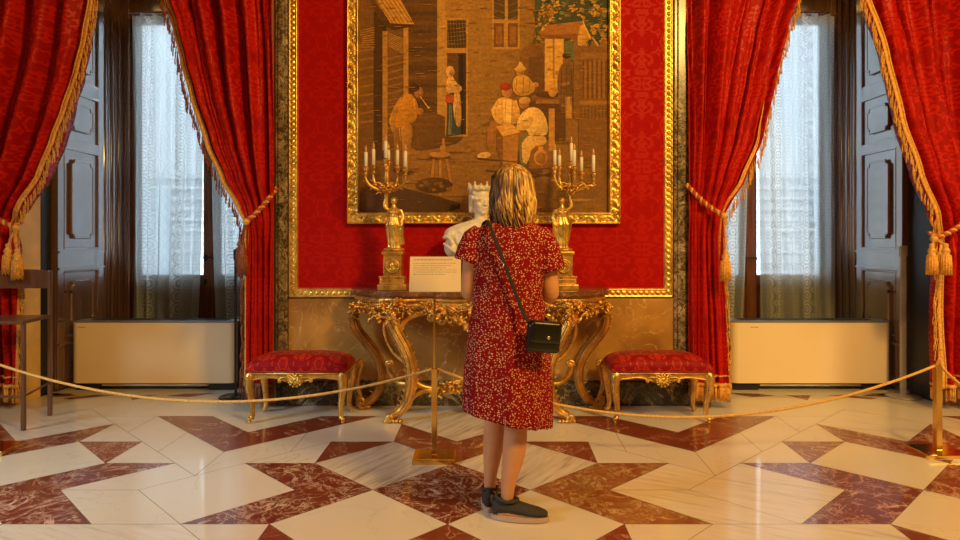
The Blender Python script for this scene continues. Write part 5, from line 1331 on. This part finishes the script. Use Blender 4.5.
# hair: under-cap plus many wavy locks
HC = Vector((.155, QY+.030, 1.548))
bm = NB(); rh = random.Random(21)
ell(bm, HC+Vector((0, -.012, .028)), (.082, .095, .095), seg=24)
loft(bm, [(1.405, .155, QY-.055, .060, .018), (1.44, .155, QY-.040, .088, .040), (1.50, .155, QY-.015, .094, .062), (1.56, .155, QY+.0, .090, .070), (1.60, .155, QY+.01, .08, .06)], 28)
for k in range(430):
    th = rh.uniform(-PI*1.14, PI*.14)      # back half, from ear to ear
    lay = rh.uniform(.0, 1); rr = .96+.10*lay
    tipz = 1.355+.045*abs(math.cos(th))*rh.random()+rh.uniform(-.022, .045)+.02*(1-lay)
    wv = rh.uniform(.005, .012); fq = rh.uniform(1.4, 2.4); p0 = rh.uniform(0, 6.28); P = []
    n = 16
    crown = HC+Vector((rh.uniform(-.022, .022), rh.uniform(-.01, .03), .115))
    for i in range(n+1):
        t = i/n
        if t < .42:
            q = t/.42*PI*.5
            e = Vector((math.sin(q)*math.cos(th)*.092*rr, math.sin(q)*math.sin(th)*.102*rr-.004, .028+.094*math.cos(q)))
            p = HC+e; p = p.lerp(crown, (1-t/.42)**3*.6)
        else:
            u = (t-.42)/.58; z0 = HC.z+.028
            flare = 1+.09*math.sin(u*PI*.8)-.13*u*u
            p = Vector((HC.x+math.cos(th)*.092*rr*flare, HC.y+math.sin(th)*.102*rr*flare-.004-.012*u, lerp(z0, tipz, u)))
            p += Vector((math.cos(p0+u*fq*4), math.sin(p0+u*fq*4), 0))*wv*u*1.6
        r = .0062*(1 if t < .8 else lerp(1, .25, (t-.8)/.2))
        P.append((p.x, p.y, p.z, r))
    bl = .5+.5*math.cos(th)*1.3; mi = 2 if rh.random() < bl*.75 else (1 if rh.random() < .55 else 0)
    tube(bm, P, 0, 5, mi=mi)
build('hair', bm, [HAIR, HAIRD, HAIRB], PE)
# sunglasses pushed up on the head
SG = empty('sunglasses', (HC.x-.05, HC.y+.05, 1.645), 'black sunglasses pushed up on the head of the person', 'sunglasses')
for s in (-1, 1):
    bm = NB(); c = Vector((HC.x+s*.034-.012, HC.y+.085, 1.632)); ell(bm, c, (.029, .006, .022), Euler((-.8, 0, 0)).to_quaternion(), 16); build('lens', bm, BLACKP, SG)
    bm = NB(); tube(bm, spline([(HC.x+s*.062-.012, HC.y+.080, 1.638), (HC.x+s*.088, HC.y+.03, 1.625), (HC.x+s*.098, HC.y-.035, 1.612), (HC.x+s*.100, HC.y-.06, 1.600)], 5), .0035, 6); build('temple', bm, BLACKP, SG)
bm = NB(); tube(bm, spline([(HC.x-.024, HC.y+.088, 1.637), (HC.x-.012, HC.y+.092, 1.641), (HC.x, HC.y+.088, 1.637)], 4), .003, 6); build('bridge', bm, BLACKP, SG)

# handbag: hangs at the right hip on a long strap from the left shoulder
bc = Vector((X(543.5, 2.87), 2.875, Z(336.5, 2.87)))
HB = empty('handbag', bc, 'small black leather crossbody handbag hanging at the right hip of the person', 'handbag')
R_ = Matrix.Rotation(math.radians(6), 4, 'Y') @ Matrix.Rotation(math.radians(12), 4, 'Z')
def bagbox(bm, x0, x1, y0, y1, z0, z1, bev):
    b2 = NB(); box(b2, x0, x1, y0, y1, z0, z1, bev, seg=4)
    for v in b2.verts: v.co = bc+(R_ @ v.co)
    m_ = bpy.data.meshes.new('t'); b2.to_mesh(m_); b2.free(); bm.from_mesh(m_); bpy.data.meshes.remove(m_)
bm = NB(); bagbox(bm, -.078, .078, -.026, .024, -.072, .062, .024); build('pouch', bm, LEATHER, HB)
bm = NB(); bagbox(bm, -.070, .074, -.038, .022, -.030, .070, .020); fl = build('flap', bm, LEATHER, HB)
bm = NB(); q = bc+(R_ @ Vector((.012, -.038, .0))); ell(bm, q, (.008, .004, .008), seg=12); build('clasp', bm, SILVER, HB)
bm = NB()
S = [bc+(R_ @ Vector((-.072, -.0, .058))), Vector((X(524, 2.885), 2.882, Z(314, 2.885))), Vector((X(514, 2.90), 2.900, Z(289, 2.9))), Vector((X(505.5, 2.912), 2.912, Z(266, 2.912))), Vector((X(496.5, 2.925), 2.925, Z(243, 2.925))), Vector((X(491, 2.95), 2.945, Z(228, 2.95))), Vector((X(488, 2.985), 2.985, 1.385)), Vector((X(487, 3.06), 3.06, 1.402)),
     Vector((.02, 3.15, 1.36)), Vector((.12, 3.215, 1.18)), Vector((.22, 3.225, 1.03)), Vector((.31, 3.17, .93)), Vector((.350, 3.05, .90)), bc+(R_ @ Vector((.070, .01, .060)))]
tube(bm, spline([tuple(p) for p in S], 8), .0095, 8, flat=.32, up=(1, .2, 0)); build('strap', bm, STRAP, HB)
bm = NB(); b = Vector((X(501.5, 2.9), 2.897, Z(265, 2.9)))
ring = [b+Vector((.013*math.cos(2*PI*k/4+.6), 0, .013*math.sin(2*PI*k/4+.6))) for k in range(5)]; tube(bm, ring, .0025, 6); build('buckle', bm, SILVER, HB)
